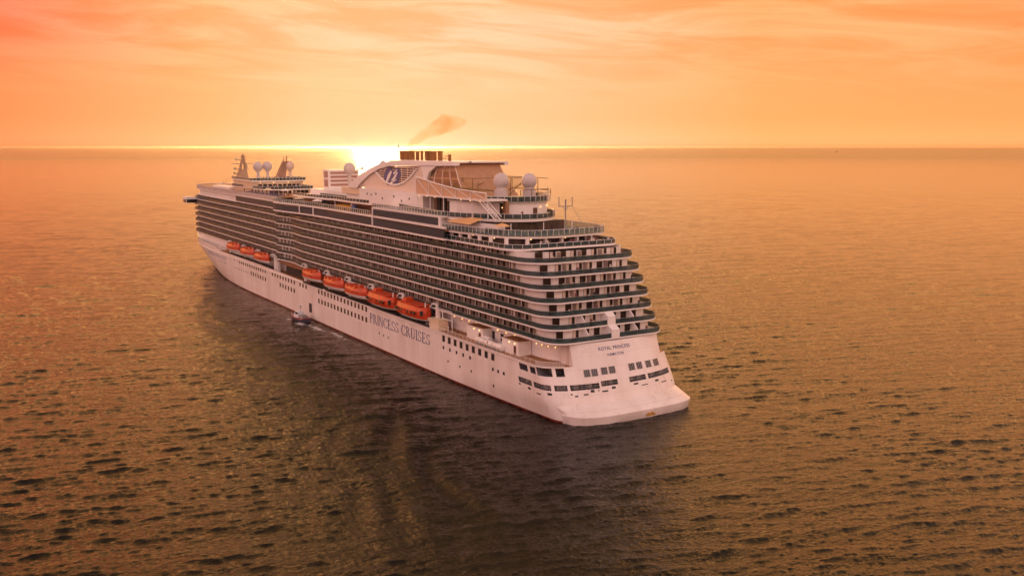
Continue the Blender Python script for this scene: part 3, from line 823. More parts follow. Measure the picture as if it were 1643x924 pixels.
# lido terrace (open, dark inside, white columns)
LX, LR = 24.3, 4.6
lp = path3([(x, h) for x, h in port_path(LX, LR, xs=[32, 40, 53, 56])])
lpoly = lp+[]
MB().prism(lpoly, LIDO-.4, LIDO).build('deck_slab', WHITE, ship)
li = [(x, y-.1 if y > YC else y+.1) for x, y in lp]
glass_rail(li, LIDO, 1.0)
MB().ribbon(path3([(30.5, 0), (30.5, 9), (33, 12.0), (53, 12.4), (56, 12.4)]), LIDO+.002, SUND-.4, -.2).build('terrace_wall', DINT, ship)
cols = [(53.6, 14.3), (49, 14.4), (44.5, 14.4), (40, 14.3), (35.5, 14.0), (31, 12.6), (28.6, 8.6), (28.3, 4), (28.4, -.5), (28.7, -5), (29.5, -9.5)]
for x, h in cols:
    MB().box(x-.45, x+.45, YC+h-.25, YC+h+.25, LIDO, SUND-.4).build('terrace_column', WHITE, ship)
for k, (x, h) in enumerate(cols[2:9:2]): MB().sphere((x-1.2, YC+h-.2, SUND-.62), .13, 8, 6).build('terrace_lamp', LAMP, ship)
# sun deck
sp = [(56, 17.0), (48, 16.6), (42, 16.0), (36, 15.2), (31.5, 13.6), (28.6, 11), (27.2, 7.5), (26.8, 3.5), (27.0, -1), (27.6, -6), (28.5, -10), (30.5, -12.6), (36, -13.6), (56, -14)]
sp = sp[::-1]
MB().prism(sp, SUND-.55, SUND).build('deck_slab', WHITE, ship)
MB().prism(offset(sp, .3), SUND, SUND+.03).build('sun_deck', TEAL, ship)
glass_rail(offset(sp, .08), SUND, 1.35, glass=CGLASS, step=1.5)
# sloping white windbreak and dark bar below the round deck
MB().ribbon([(36.0, 11.4), (37.5, 12.3), (46, 13.6), (57, 14.6)], SUND+.031, SUND+2.1, .2).build('windbreak', WHITE, ship)
MB().box(36, 42, 11.0, 13.2, SUND+.04, SUND+1.1).build('bar_counter', DARK, ship)
# deck above with the round pool deck at its end
d9 = [(60+ -21.5*max(0., math.cos(a))**(2/1.9), YC+14.2*(1 if math.sin(a) > 0 else -1)*abs(math.sin(a))**(2/1.9)) for a in [math.pi/2*k/12 for k in range(-12, 13)]]
d9p = [(110, YC-9.6), (80, YC-12.6)]+d9+[(80, YC+12.0), (98, YC+8.6), (128, YC+6.0), (165, YC+6.0)]
MB().prism(d9p+[(165, YC-6.0), (128, YC-6.)], D9-.75, D9).build('deck_slab', WHITE, ship)
MB().prism(offset(d9p, .25)+[(164, YC-5.8), (128, YC-5.8)], D9, D9+.03).build('sports_deck', TEAL, ship)
glass_rail(offset(d9p, .1), D9, 1.1, step=2.0)
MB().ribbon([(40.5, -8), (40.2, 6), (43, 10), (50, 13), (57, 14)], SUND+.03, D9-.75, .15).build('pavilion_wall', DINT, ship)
for x, y in ((30.2, 11.2), (30.5, 2), (31, -6.5), (39, 14.3), (44.5, 15.2)): MB().tube([(x+6, y-1.5, SUND), (x+6, y-1.5, D9-.75)], .11, 6).build('deck_post', WHITE, ship)
# round tower
def ell(xc, a, b, x1, n=14, p=2.0):
    e = [(xc-a*max(0., math.cos(t))**(2/p), YC+b*(1 if math.sin(t) > 0 else -1)*abs(math.sin(t))**(2/p)) for t in [math.pi/2*k/n for k in range(-n, n+1)]]
    return [(x1, YC-b)]+e+[(x1, YC+b)]
tw = ell(56, 14.6, 11.4, 60)
MB().prism(tw, D9+.03, TOWER-.25).build('round_deckhouse', WHITE, ship)
tw2 = ell(56, 15.2, 12.0, 60)
MB().prism(tw2, TOWER-.25, TOWER).build('deck_slab', WHITE, ship)
MB().prism(offset(tw2, .3), TOWER, TOWER+.03).build('tower_deck', TEAL, ship)
glass_rail(offset(tw2, .1), TOWER, 1.25, step=1.6)
for k in (3, 6, 9, 16, 17): wall_lamp((ell(56, 14.75, 11.55, 60)[k+3][0], ell(56, 14.75, 11.55, 60)[k+3][1], 41.8), .15)
for k in (10,):
    q = ell(56, 14.62, 11.42, 60); MB().ribbon([q[13], q[14]], D9+.05, D9+2.3, .12).build('tower_door', mat('brown_door', (.10, .04, .02), .5), ship)
st = MB()
for s in (-.7, .7):
    st.tube([(42.5, 13.4+s, TOWER+.9), (35.8, 13.2+s, D9+1.0)], .10, 5); st.tube([(42.5, 13.4+s, TOWER), (35.8, 13.2+s, D9+.1)], .14, 5)
for k in range(10): t = k/10; st.box(lerp(42.4, 36, t)-.15, lerp(42.4, 36, t)+.15, 12.7, 13.9, lerp(TOWER, D9, t)-.05, lerp(TOWER, D9, t)+.03)
st.build('stairway', WHITE, ship)
# radomes
def radome(c, r, zb, m=WHITE, wide=None):
    o = MB().sphere(c, r, 28, 18, (1, 1, 1.04)).build('radome', m, ship, smooth=True)
    MB().loft([[(c[0]+q*math.cos(2*math.pi*k/14), c[1]+q*math.sin(2*math.pi*k/14), z) for k in range(14)] for q, z in
               (((r*.34, zb), (r*.30, c[2]-r*1.25), (r*.42, c[2]-r*1.0), (r*.58, c[2]-r*.84)) if wide is None else ((wide, zb), (wide, c[2]-r*1.18), (r*.60, c[2]-r*1.12), (r*.66, c[2]-r*.78)))]).build('pedestal', m, o, smooth=True)
RADOME = mat('radome_grp', (.52, .47, .46), .55)
radome((46.7, 6.0, 48.0), 1.85, TOWER+.03, RADOME, 1.6)
radome((46.7, -2.0, 47.8), 1.85, TOWER+.03, RADOME, 1.6)
# equipment and the netted court on the tower deck
CAGE = mat('court_frame', (.20, .12, .03), .6, noise=.3)
NET = mat('court_net', (.45, .28, .10), .8, alpha=.22)
c = MB()
for x, y in ((49, 2), (49, -6), (57, 8), (57, -9), (66, 8), (66, -9), (75, 8), (75, -9), (62, 8), (70, -9)):
    c.tube([(x, y, TOWER), (x, y, 48.3)], .10, 5)
for y in (8, -9):
    for z in (45.4, 48.3): c.tube([(49 if y < 0 else 57, y, z), (75, y, z)], .08, 5)
for x in (57, 66, 75): c.tube([(x, 8, 48.3), (x, -9, 48.3)], .07, 5)
for a, b in (((55, 8), (61, 4)), ((64, 8), (60, 3)), ((50, 2), (55, -5)), ((52, 5), (44, 2))): c.tube([(*a, 44), (*b, 47.2)], .10, 5)
c.tube([(44.5, 9.5, 45.8), (75, 9.8, 45.9)], .22, 6)
c.tube([(43, 2, 45.9), (44, -6, 45.9)], .10, 6)
for y in (2.5, -.6, -6): c.tube([(43.4, y, TOWER), (43.4, y, 45.9)], .12, 6)
c.build('court_frame', CAGE, ship)
MB().box(57, 75, 7.98, 8.02, 45, 48.2).box(57, 75, -9.02, -8.98, 45, 48.2).box(74.98, 75.02, -9, 8, 45, 48.2).build('court_net', NET, ship)
e = MB()
for x, y, w, h in ((50, 9, 2.4, 1.2), (53, 3, 2, 1.7), (47, 1.7, 1.6, 1.0), (44, 4, 1.2, 1.3), (57, 10, 3.5, 1.0), (43.2, -5, 1.5, 1.5), (48, -7, 2.5, 1.8)): e.box(x-w/2, x+w/2, y-w/3, y+w/3, TOWER+.03, TOWER+.03+h)
e.build('deck_equipment', CREAM, ship)
for k in range(3):
    y = -8.5-k*1.0; MB().tube([(48+k*1.6, y, TOWER), (48+k*1.6, y, TOWER+2.2+.3*k)], .06, 5).build('whip_aerial', STEEL, ship)
# aerial mast behind the round deck
a = MB(); ax, ay = 35.5, -5.0
a.tube([(ax, ay, SUND), (ax, ay, 42.6)], .16, 6); a.tube([(ax, ay-1.9, 42.2), (ax, ay+1.9, 42.2)], .1, 5)
for s in (-1.9, 1.9): a.tube([(ax, ay+s, 42.2), (ax, ay+s, 44.3)], .12, 5)
a.tube([(ax, ay, 42.6), (ax, ay, 43.8)], .22, 6)
for s in (-.8, .8): a.tube([(ax, ay+s, 42.2), (ax, ay, 41)], .06, 5)
a.tube([(ax, ay-2.0, 42.2), (ax-3.0, ay-3.0, SUND+1.3)], .05, 5)
a.build('aerial_mast', STEEL, ship)
# canvas awning on the sun deck
aw = MB().add([(55.8, 16.1, 38.15), (44.4, 16.1, 38.15), (42.6, 13.2, 39.5), (53.4, 13.6, 39.5), (55.8, 16.1, 38.08), (44.4, 16.1, 38.08), (42.6, 13.2, 39.43), (53.4, 13.6, 39.43)],
              [(0, 1, 2, 3), (7, 6, 5, 4), (0, 4, 5, 1), (1, 5, 6, 2), (2, 6, 7, 3), (3, 7, 4, 0)]).build('awning', CANVAS, ship)
# ------------------------------------------------------------------ deckhouse with the upper window band
MB().box(57.4, 97.6, -9.0, 17.0, 36.41, 39.0).build('deckhouse', WHITE, ship)
ub = [(57.2, 17.2), (97.8, 17.2)]
band(ub, 37.05, 38.85, .35, .55)
MB().box(97.5, 98.0, 17.0, 17.4, 36.4, 39.4).build('band_mullion', WHITE, ship)
MB().box(56.4, 57.3, 16.9, 17.5, 34.0, 39.3).build('band_end_pillar', WHITE, ship)
MB().box(56.2, 98.2, 9.0, 17.3, 39.02, D9+.04).build('deck_slab', WHITE, ship)
glass_rail([(98, 17.25), (57, 17.25), (55.9, 15.6)][::-1], D9+.05, 1.1, step=1.6, glass=CGLASS)
# lido rail
glass_rail([(x, y-.1) for x, y in lb[2:]], 37.0, 1.2, step=1.6, glass=CGLASS)
# ------------------------------------------------------------------ canopy with truss beside the funnel
CANP = mat('canopy_fabric', (.62, .40, .24), .7, noise=.12)
MB().box(40.5, 79, 8.0, 14.3, 43.55, 43.95).build('canopy_roof', WHITE, ship)
def chord(x): return interp(x, [(39.8, 45.4), (55, 46.0), (65, 46.9), (76.5, 48.3)])
pl = [(40, 43.95), (76.5, 43.95), (76.5, 48.2), (65, 46.8), (55, 45.9), (40, 45.3)]
MB().yprism(pl, 13.75, 13.9).build('canopy_panel', CANP, ship)
t = MB(); xsn = [40, 47.3, 54.6, 61.9, 69.2, 76.5]
t.tube([(x, 14.05, chord(x)) for x in xsn], .17, 6)
for k, x in enumerate(xsn):
    t.tube([(x, 14.05, 43.9), (x, 14.05, chord(x))], .10, 5)
    if k: t.tube([(xsn[k-1], 14.05, 43.95), (x, 14.05, chord(x))], .10, 5)
t.build('canopy_truss', WHITE, ship)
for k, x in enumerate(xsn): MB().tube([(x, 13.6, D9), (x, 13.6, 43.55)], .13, 6).build('canopy_post', WHITE, ship)
for k in range(8): MB().sphere((44+k*4.6, 13.4, 43.42), .15, 8, 6).build('canopy_lamp', LAMP, ship)
ck = MB()
for k in range(11): ck.box(43.5+k*3.1, 45.5+k*3.1, 7.6, 8.0, D9+.05, 43.5)
ck.build('pool_enclosure_screen', DARK, ship)
MB().box(42, 80, 6.6, 7.6, D9+.05, 43.5).build('pool_enclosure', mat('warm_panel', (.40, .22, .12), .6, noise=.4, nscale=(1.2, 1, .4)), ship)

# ------------------------------------------------------------------ funnel
fy0, fy1 = -6.0, 9.0
MB().box(78.6, 122, -8.5, 11.0, D9+.04, 43.7).build('funnel_casing', WHITE, ship)
cw = MB()
for x, z in ((116, 42.2), (113, 42.0), (109.5, 42.4), (105, 41.3), (97, 42.2), (92, 41.2), (87, 42.0)): cw.box(x-.3, x+.3, 10.9, 11.06, z-.3, z+.3)
cw.build('casing_vent', DARK, ship)
MB().box(119, 141, -7.5, 9.2, 41.4, 43.4).build('funnel_platform', CREAM, ship)
MB().box(122, 139, -6.5, 8.4, D9+.04, 41.4).build('platform_support', WALL, ship)
outer = [(134.0, 43.41), (131.0, 45.3), (124, 47.8), (116, 50.0), (109, 51.4), (103, 51.95), (64, 52.2)]
inner = [(64, 51.3), (80, 51.0), (86, 50.9), (103, 50.6), (110, 49.7), (117, 47.9), (123, 45.7), (127.5, 43.41)]
FUN = mat('funnel_paint', (.72, .60, .50), .45, noise=.08)
MB().yprism(outer+inner, 7.8, fy1+.7).build('funnel_arch', WHITE, ship)
MB().yprism(outer+inner, fy0-.7, fy0+.5).build('funnel_arch', WHITE, ship)
body = [(127, 43.72), (122.5, 45.7), (117, 47.8), (110, 49.6), (103, 50.55), (86, 50.85), (80, 50.9), (79.5, 49), (80.5, 46.5), (83.5, 43.72)]
MB().yprism(body, fy0+.5, fy1).build('funnel_body', FUN, ship)
MB().box(63.9, 109, fy0-.5, fy1+.6, 51.96, 52.3).build('funnel_top_deck', WHITE, ship)
leg = [(78.5, 43.72), (84.6, 43.72), (81.7, 46.5), (80.9, 48.8), (82.6, 50.8), (73.5, 51.0), (77.5, 49.4), (79.2, 47)]
MB().yprism(leg, 8.95, fy1+.75).build('funnel_leg', WHITE, ship)
# grille shaped like a smile, its rim and slats
def smile(x): return 45.3+5.2*((x-100.5)/15.8)**2 if x > 100.5 else 45.3+5.4*((100.5-x)/15.6)**2
sx = [85.6+k*(116-85.6)/24 for k in range(25)]
topz = lambda x: interp(x, [(85, 50.55), (103, 50.2), (109, 49.4), (116.2, 47.9)])
gp = [(x, topz(x)) for x in sx if smile(x) < topz(x)]
gl = [(x, smile(x)) for x in sx if smile(x) < topz(x)]
MB().yprism(gp+gl[::-1], fy1-.4, fy1+.03).build('funnel_grille', mat('grille_dark', (.10, .035, .012), .8), ship)
s_ = MB()
z = 45.9
while z < 50.4:
    seg = [x for x in [85.6+k*.4 for k in range(77)] if smile(x) < z < topz(x)]
    if seg: s_.box(seg[0], seg[-1], fy1+.02, fy1+.22, z-.13, z+.13)
    z += .62
for x in sx[2:-1:3]:
    if smile(x) < topz(x)-.4: s_.box(x-.12, x+.12, fy1+.02, fy1+.18, smile(x), topz(x))
s_.build('grille_slat', FUN, ship)
MB().tube([(x, fy1+.25, smile(x)) for x in sx if smile(x) < topz(x)+.6], .28, 6).build('grille_rim', WHITE, ship)
# emblem
def flat(poly, y, t=.05): return MB().yprism(poly, y, y+t)
em = MB()
for p in ([(107.4, 46.6), (107.0, 48.6), (105.2, 49.9), (103.2, 50.4), (101.5, 49.5), (100.4, 48.7), (99.6, 49.9), (97.8, 50.2), (96.2, 49.4), (96.0, 48.0), (97.2, 46.9), (97.6, 45.7), (99.4, 45.0), (102.0, 45.6), (104.2, 45.1), (105.8, 45.4)],): em.yprism(p, fy1+.25, fy1+.33)
eo = em.build('funnel_emblem', BLUE, ship)
ew = MB()
for p in ([(106.4, 45.6), (105.6, 45.3), (103.0, 47.4), (101.6, 49.0), (102.6, 49.3), (104.6, 47.9)], [(102.2, 46.6), (101.2, 46.1), (99.2, 47.3), (97.6, 48.9), (98.6, 49.0), (100.3, 47.7)],
          [(100.9, 48.5), (100.2, 48.2), (98.9, 49.0), (97.6, 49.7), (98.8, 49.6)], [(103.0, 45.9), (102.0, 45.5), (100.6, 46.1), (99.0, 46.6), (98.4, 47.0), (100.2, 46.7)]): ew.yprism(p, fy1+.34, fy1+.40)
ew.build('emblem_streak', WHITE, eo)
# glazed aft housing
hous = [[(62.5, 8.6), (80.0, 8.6), (80.0, -5.6), (62.5, -5.6)]]
rings = []
for z, xa, xb, ya in ((43.72, 57.5, 82, 9.6), (45.5, 60.0, 81, 9.3), (48, 62.6, 80.2, 8.9), (50, 64.2, 79, 8.6), (51.9, 65.5, 74, 8.4)):
    rings.append([(xa, YC-(ya-YC)*.9, z), (xb, YC-(ya-YC)*.9, z), (xb, ya, z), (xa, ya, z)])
MB().loft(rings).build('funnel_aft_housing', mat('housing_mesh', (.46, .26, .14), .6, noise=.25, nscale=(.8, .8, .1)), ship)
hb = MB()
for k in range(5):
    t0 = k/4
    hb.tube([(lerp(57.5, 82, t0), 9.68, 43.8), (lerp(60.0, 81, t0), 9.38, 45.5), (lerp(62.6, 80.2, t0), 8.98, 48), (lerp(64.2, 79, t0), 8.68, 50), (lerp(65.5, 74, t0), 8.48, 51.8)], .09, 5)
hb.build('housing_rib', WHITE, ship)
hp = MB()                                        # panes between the ribs
for k in range(4):
    for j, (z0, z1) in enumerate(((44.1, 45.3), (45.7, 47.8), (48.2, 49.8))):
        def at(t, z): return (lerp(interp(z, [(43.72, 57.5), (45.5, 60), (48, 62.6), (50, 64.2)]), interp(z, [(43.72, 82), (45.5, 81), (48, 80.2), (50, 79)]), t), interp(z, [(43.72, 9.6), (45.5, 9.3), (48, 8.9), (50, 8.6)])+.03, z)
        a0, a1 = k/4+.03, (k+1)/4-.03
        f_ = [at(a0, z0), at(a1, z0), at(a1, z1), at(a0, z1)]
        hp.add(f_+[(x, y-.2, z) for x, y, z in f_], [(0, 1, 2, 3), (7, 6, 5, 4), (0, 4, 5, 1), (1, 5, 6, 2), (2, 6, 7, 3), (3, 7, 4, 0)])
hp.build('housing_pane', mat('amber_glass', (.26, .14, .07), .25, noise=.5, nscale=(.6, .6, .6)), ship)
# exhaust pipes
for u_, r in ((646.5, .82), (654.5, .86), (662.5, .84), (672, .55), (679, .36), (688.5, .80), (697.5, .80), (707.5, .64)):
    x, y = 107.5-(u_-642)*.39, 4.0
    h = 54.85+random.uniform(-.12, .1)
    p = MB().tube([(x, y, 52.25), (x, y, h)], r, 14).build('exhaust_pipe', FUNNEL, ship, smooth=True)
    MB().tube([(x, y, h-.35), (x, y, h+.06)], r+.08, 14).build('pipe_collar', FUNNEL, p, smooth=True)
e = MB(); e.tube([(108.4, 4, 52.2), (108.4, 4, 56.9)], .08, 5); e.sphere((108.4, 4, 56.2), .28, 8, 6); e.build('funnel_aerial', STEEL, ship)
e = MB(); e.tube([(72, 5, 52.1), (66, 5, 51.95), (63.5, 5, 52.15)], .17, 6); e.sphere((63.4, 5, 52.2), .35, 8, 6); e.build('funnel_yard', STEEL, ship)
e = MB()
for x in (80, 78, 76, 74): e.tube([(x, 5.5, 52.3), (x, 5.5, 53.6)], .06, 5)
for zz in (52.9, 53.5): e.tube([(74, 5.5, zz), (80, 5.5, zz)], .05, 5)
e.tube([(76.5, 4, 52.3), (76.5, 4, 54)], .45, 8)
e.build('top_rail', FUNNEL, ship)
# ------------------------------------------------------------------ film screen and the houses ahead of it
MB().box(118, 180, -7, 5.6, D9+.04, 41.3).build('screen_base', WHITE, ship)
sc_ = MB().box(172, 177.5, -9.8, 1.6, 41.31, 48.0).build('film_screen_housing', WHITE, ship)
g = MB()
for k in range(4): g.box(171.86, 172.02, -9.2, 1.0, 42.3+k*1.4, 43.1+k*1.4)
g.box(173, 176.5, 1.58, 1.7, 42, 44.5).box(173, 176.5, 1.58, 1.7, 45.2, 47.4)
g.build('screen_vent', mat('screen_grille', (.36, .20, .14), .7), sc_)
radome((153.0, 1.5, 48.8), 1.95, 41.3, RADOME)
radome((140, -5.0, 50.0), 1.5, 43.3, RADOME)
for (x0, x1, h0, h1, za, zb, rail) in ((216, 262, 9.4, 9.0, 37.4, 39.2, True), (228, 262, 10.6, 9.0, 39.5, 42.2, True)):
    pol = [(x0+2, YC-h0), (x0+.6, YC-h0*.6), (x0, YC), (x0+.6, YC+h0*.6), (x0+2, YC+h0), (x1, YC+h1), (x1, YC-h1)]
    MB().prism(pol, za, zb).build('observation_house', CREAM, ship)
    big = [(x0+1, YC-h0-.8), (x0-.5, YC-h0*.6), (x0-1.1, YC), (x0-.5, YC+h0*.6), (x0+1, YC+h0+.8), (x1, YC+h1+.8), (x1, YC-h1-.8)]
    MB().prism(big, zb, zb+.4).build('deck_slab', WHITE, ship)
    ww = MB()
    for k in range(9):
        y = YC-h0*.85+k*h0*1.7/9; ww.box(x0+.25 if abs(y-YC) > h0*.5 else x0-.06, x0+1.4, y, y+h0*.13, za+.5, za+1.7)
    ww.build('house_window', DGLASS, ship)
    glass_rail([(x1, YC-h1-.7)]+big[:5]+[(x1, YC+h1+.7)], zb+.4, 1.15, step=1.5)
for x, y in ((227.6, 9.3), (227.4, 4.0), (227.3, -2)): wall_lamp((x, y, 41.9), .2)
radome((235, 7.8, 48.1), 1.95, 42.6, RADOME)
radome((235, 3.9, 48.2), 1.9, 42.6, RADOME)
radome((235, -5.5, 48.3), 1.85, 42.6, mat('radome_warm', (.62, .48, .40), .5))
m2 = MB(); m2.loft([[(237-2.0, -3.4, 42.6), (237+1.5, -3.4, 42.6), (237+1.5, .2, 42.6), (237-2.0, .2, 42.6)], [(235-.8, -4.6, 50.2), (235+.9, -4.6, 50.2), (235+.9, -2.5, 50.2), (235-.8, -2.5, 50.2)]])
m2.tube([(235, -4.2, 50), (235, -4.3, 52.3)], .25, 6); m2.tube([(235, -2.8, 50), (235, -2.9, 52)], .18, 6)
m2.build('signal_mast', mat('signal_mast_paint', (.36, .22, .14), .6, noise=.3), ship)
m1 = MB(); MX, MY = 277, 2.4
m1.loft([[(MX-4, MY-3.4, 37.3), (MX+5, MY-3.4, 37.3), (MX+5, MY+4.0, 37.3), (MX-4, MY+4, 37.3)], [(MX-2.4, MY-2.2, 42), (MX+2.6, MY-2.2, 42), (MX+2.6, MY+2.4, 42), (MX-2.4, MY+2.4, 42)], [(MX-1.3, MY-1.9, 46.2), (MX+1.5, MY-1.9, 46.2), (MX+1.5, MY+.9, 46.2), (MX-1.3, MY+.9, 46.2)]])
MASTP = mat('mast_paint', (.40, .27, .17), .6, noise=.3)
mo = m1.build('main_mast', MASTP, ship)
m1 = MB()
for s in (-1.6, .7): m1.loft([[(MX-.8, MY+s-.45, 46.1), (MX+.8, MY+s-.45, 46.1), (MX+.8, MY+s+.45, 46.1), (MX-.8, MY+s+.45, 46.1)], [(MX-.5, MY-.9+s*.25, 51.2), (MX+.5, MY-.9+s*.25, 51.2), (MX+.5, MY-.2+s*.25, 51.2), (MX-.5, MY-.2+s*.25, 51.2)]])
m1.sphere((MX, MY-.6, 51.9), .9, 12, 8); m1.tube([(MX, MY-.6, 52), (MX, MY-.6, 53.6)], .09, 5)
m1.build('mast_head', MASTP, mo)
m1 = MB(); m1.tube([(MX, MY+4.2, 48.6), (MX, MY-4.8, 48.6)], .14, 5)
for s, z in ((3.2, 46.2), (3.4, 44.2), (2.6, 50.2)): m1.tube([(MX, MY+.2, z), (MX, MY+s, z)], .16, 5); m1.box(MX-.3, MX+.3, MY+s-.4, MY+s+.4, z, z+.7)
m1.tube([(MX-.5, MY-2.8, 46.2), (MX, MY-1.2, 50)], .25, 5)
m1.build('mast_yard', STEEL, mo)
for x, y in ((296, 6), (299, 3.5), (303, -2)): MB().tube([(x, y, 37.3), (x, y, 41)], .08, 5).build('whip_aerial', STEEL, ship)
MB().box(262, 290, 7.5, 12.3, 37.91, 38.9).build('mast_house', WHITE, ship)
MB().box(285, 302, -6, 4.0, 37.91, 39.5).build('mast_house', CREAM, ship)
# side pavilions over the pool deck: long white ledge on posts
lg = [(100, 9.8), (112, 11.0), (128, 11.6), (143, 11.2), (152, 12.6), (166, 13.6), (178, 13.0), (184, 11.0)]
MB().prism(lg+[(184, 4.), (100, 4.)], 38.9, D9-.0).build('pavilion_roof', WHITE, ship)
glass_rail([(x, y-.1) for x, y in lg], D9, 1.0, step=2.4)
for x, y in lg[1:-1]: MB().tube([(x, y-.4, 36.4), (x, y-.4, 38.9)], .13, 6).build('pavilion_post', WHITE, ship)
MB().box(102, 182, 6.5, 7.2, 36.41, 38.88).build('pavilion_wall', mat('warm_panel', (.40, .22, .12), .6), ship)
MB().box(126, 139, 9.6, 12.2, 36.41, 37.9).build('pool_bar', YELLOW, ship)
MB().sphere((125.2, 11.5, 37.4), 1.2, 14, 10, (1, 1, .9)).build('pool_slide_end', NAVY, ship)
MB().sphere((152, 11.0, 37.4), 1.3, 14, 10, (3.2, 1, .95)).build('whirlpool_cover', RUBBER, ship)

# ------------------------------------------------------------------ davits
dv_x = [155.2, 134.4, 117.0, 99.4, 79.4, 59.8]
dv_f = [246.6, 226.4, 207.6, 189.0]
for x in dv_x+dv_f:
    yw = YC+11.8
    b = MB(); b.box(x-.5, x+.5, 16.2, 17.0, 11.2, 16.9).box(x-.4, x+.4, yw, 16.3, 15.0, 15.7)
    b.loft([[(x-.4, 16.3, 16.9), (x+.4, 16.3, 16.9), (x+.4, 17.0, 16.9), (x-.4, 17., 16.9)], [(x-.3, 17.5, 17.6), (x+.3, 17.5, 17.6), (x+.3, 18.4, 17.4), (x-.3, 18.4, 17.4)]])
    for s in (-1.3, 1.3): b.tube([(x+s, 18.2, 16.4), (x+s, 17.4, 17.3), (x+s*.3, 16.6, 17.3)], .12, 5)
    b.build('davit', WHITE, ship)
for a, b2 in zip(dv_x[:-1], dv_x[1:]):
    MB().box(b2+1.2, a-1.2, 17.4, 18.62, 11.3, 11.75).build('boat_cradle', RUBBER, ship)
for a, b2 in zip(dv_f[:-1], dv_f[1:]):
    MB().box(b2+1.2, a-1.2, 17.2, 18.4, 12.4, 12.8).build('boat_cradle', RUBBER, ship)
f = MB()
for x in (52.5, 57.5): f.tube([(x, 16.5, 11.2), (x, 16.5, 16.3)], .14, 5)
f.tube([(52.5, 16.5, 16.3), (60, 16.5, 16.3)], .14, 5); f.tube([(52.5, 16.5, 14), (57.5, 16.5, 14)], .10, 5)
f.build('davit_frame', WHITE, ship)
MB().box(148, 151.5, 16.6, 18.2, 11.2, 12.9).build('rescue_boat_davit', mat('brown_door', (.10, .04, .02), .5), ship)
# ------------------------------------------------------------------ lifeboats
def boat_rings(L, W, prof, n=13, fine=.75):
    """prof: list of (half-width share, z) from keel up; closed over the top"""
    rings = []
    for k in range(n):
        t = k/(n-1); x = (t-.5)*L
        e = max(.02, 1-abs(2*t-1)**2.6)**fine
        pts = [(w*W/2*e, z+(.35*abs(2*t-1)**3 if z < 1.0 else -.25*abs(2*t-1)**3)) for w, z in prof]
        rings.append([(x, y, z) for y, z in pts]+[(x, -y, z) for y, z in pts[::-1] if y > 1e-6])
    return rings
ORANGE2 = mat('lifeboat_dark_orange', (.50, .05, .012), .5, noise=.2)
def make_lifeboat(L=16.4):
    r = empty('lifeboat')
    MB().loft(boat_rings(L, 5.0, [(.0, -.0), (.45, .15), (.85, .75), (1.0, 1.45), (1.0, 1.62)])).build('hull', WHITE, r, smooth=True)
    MB().loft(boat_rings(L*.985, 4.9, [(.0, 1.5), (1.0, 1.6), (1.04, 2.1), (.94, 2.9), (.72, 3.5), (.38, 3.85)])).build('canopy', ORANGE, r, smooth=True)
    MB().loft(boat_rings(L*1.0, 5.2, [(.0, 1.52), (1.0, 1.5), (1.03, 1.6), (1.0, 1.72), (.0, 1.7)])).build('fender', ORANGE2, r)
    for k in range(6):
        x = -5.4+k*2.1
        for s in (1, -1): MB().box(x, x+.5, s*2.36-.1, s*2.36+.08, 2.3, 2.6).build('window', DGLASS, r)
    MB().loft([[(-4.8, -.9, 3.6), (-2.6, -.9, 3.6), (-2.6, .9, 3.6), (-4.8, .9, 3.6)], [(-4.5, -.7, 4.35), (-2.9, -.7, 4.35), (-2.9, .7, 4.35), (-4.5, .7, 4.35)]]).build('conning_tower', ORANGE, r)
    for x in (-6.4, 6.4): MB().tube([(x, 0, 3.2), (x, 0, 4.5)], .16, 6).build('lifting_hook', WHITE, r)
    for x in (-3.2, 0, 3.2): MB().box(x-.06, x+.06, -1.9, 1.9, 3.25, 3.9).build('strap', ORANGE2, r)
    return r
def make_tender(L=16.8):
    r = empty('tender_boat')
    MB().loft(boat_rings(L, 5.2, [(.0, -.1), (.5, .1), (.9, .7), (1.0, 1.25), (1.0, 1.5)])).build('hull', WHITE, r, smooth=True)
    MB().loft(boat_rings(L*.99, 5.3, [(.0, .95), (.97, 1.0), (1.1, 1.9), (1.06, 2.7), (.80, 3.65), (.72, 3.75)], fine=.45)).build('canopy', ORANGE, r)
    MB().box(-6.2, 5.6, -1.75, 1.75, 3.72, 4.0).build('roof', ORANGE2, r)
    for k in range(7):
        x = -6.0+k*1.75
        if k == 3: continue
        for s in (1, -1): MB().add([(x, s*2.96, 1.95), (x+.9, s*2.96, 1.95), (x+.9, s*2.86, 2.6), (x, s*2.86, 2.6), (x, s*2.7, 1.95), (x+.9, s*2.7, 1.95), (x+.9, s*2.6, 2.6), (x, s*2.6, 2.6)],
            [(0, 1, 2, 3), (7, 6, 5, 4), (0, 4, 5, 1), (1, 5, 6, 2), (2, 6, 7, 3), (3, 7, 4, 0)]).build('window', DGLASS, r)
    for s in (1, -1): MB().box(-1.0, .7, s*2.88-.12, s*2.88+.12, 1.35, 2.75).build('side_door', ORANGE2, r)
    MB().box(-7.6, -7.0, -1.8, 1.8, 1.7, 2.9).build('aft_door', DARK, r)
    MB().loft([[(2.2, -1.1, 3.98), (4.6, -1.1, 3.98), (4.6, 1.1, 3.98), (2.2, 1.1, 3.98)], [(2.5, -.9, 4.9), (4.1, -.9, 4.9), (4.1, .9, 4.9), (2.5, .9, 4.9)]]).build('wheelhouse', ORANGE, r)
    for x in (-6.6, 6.6): MB().tube([(x, 0, 3.4), (x, 0, 4.8)], .18, 6).build('lifting_hook', WHITE, r)
    return r
lb0 = make_lifeboat(); td0 = make_tender()
spots = [(145.0, 13.0, 'rounded orange lifeboat beside the brown promenade cover, at the front of the middle row'), (125.6, 12.7, 'second rounded orange lifeboat behind the brown promenade cover'),
         (108.0, 12.6, 'rounded orange lifeboat hanging next to the windowed orange tenders')]
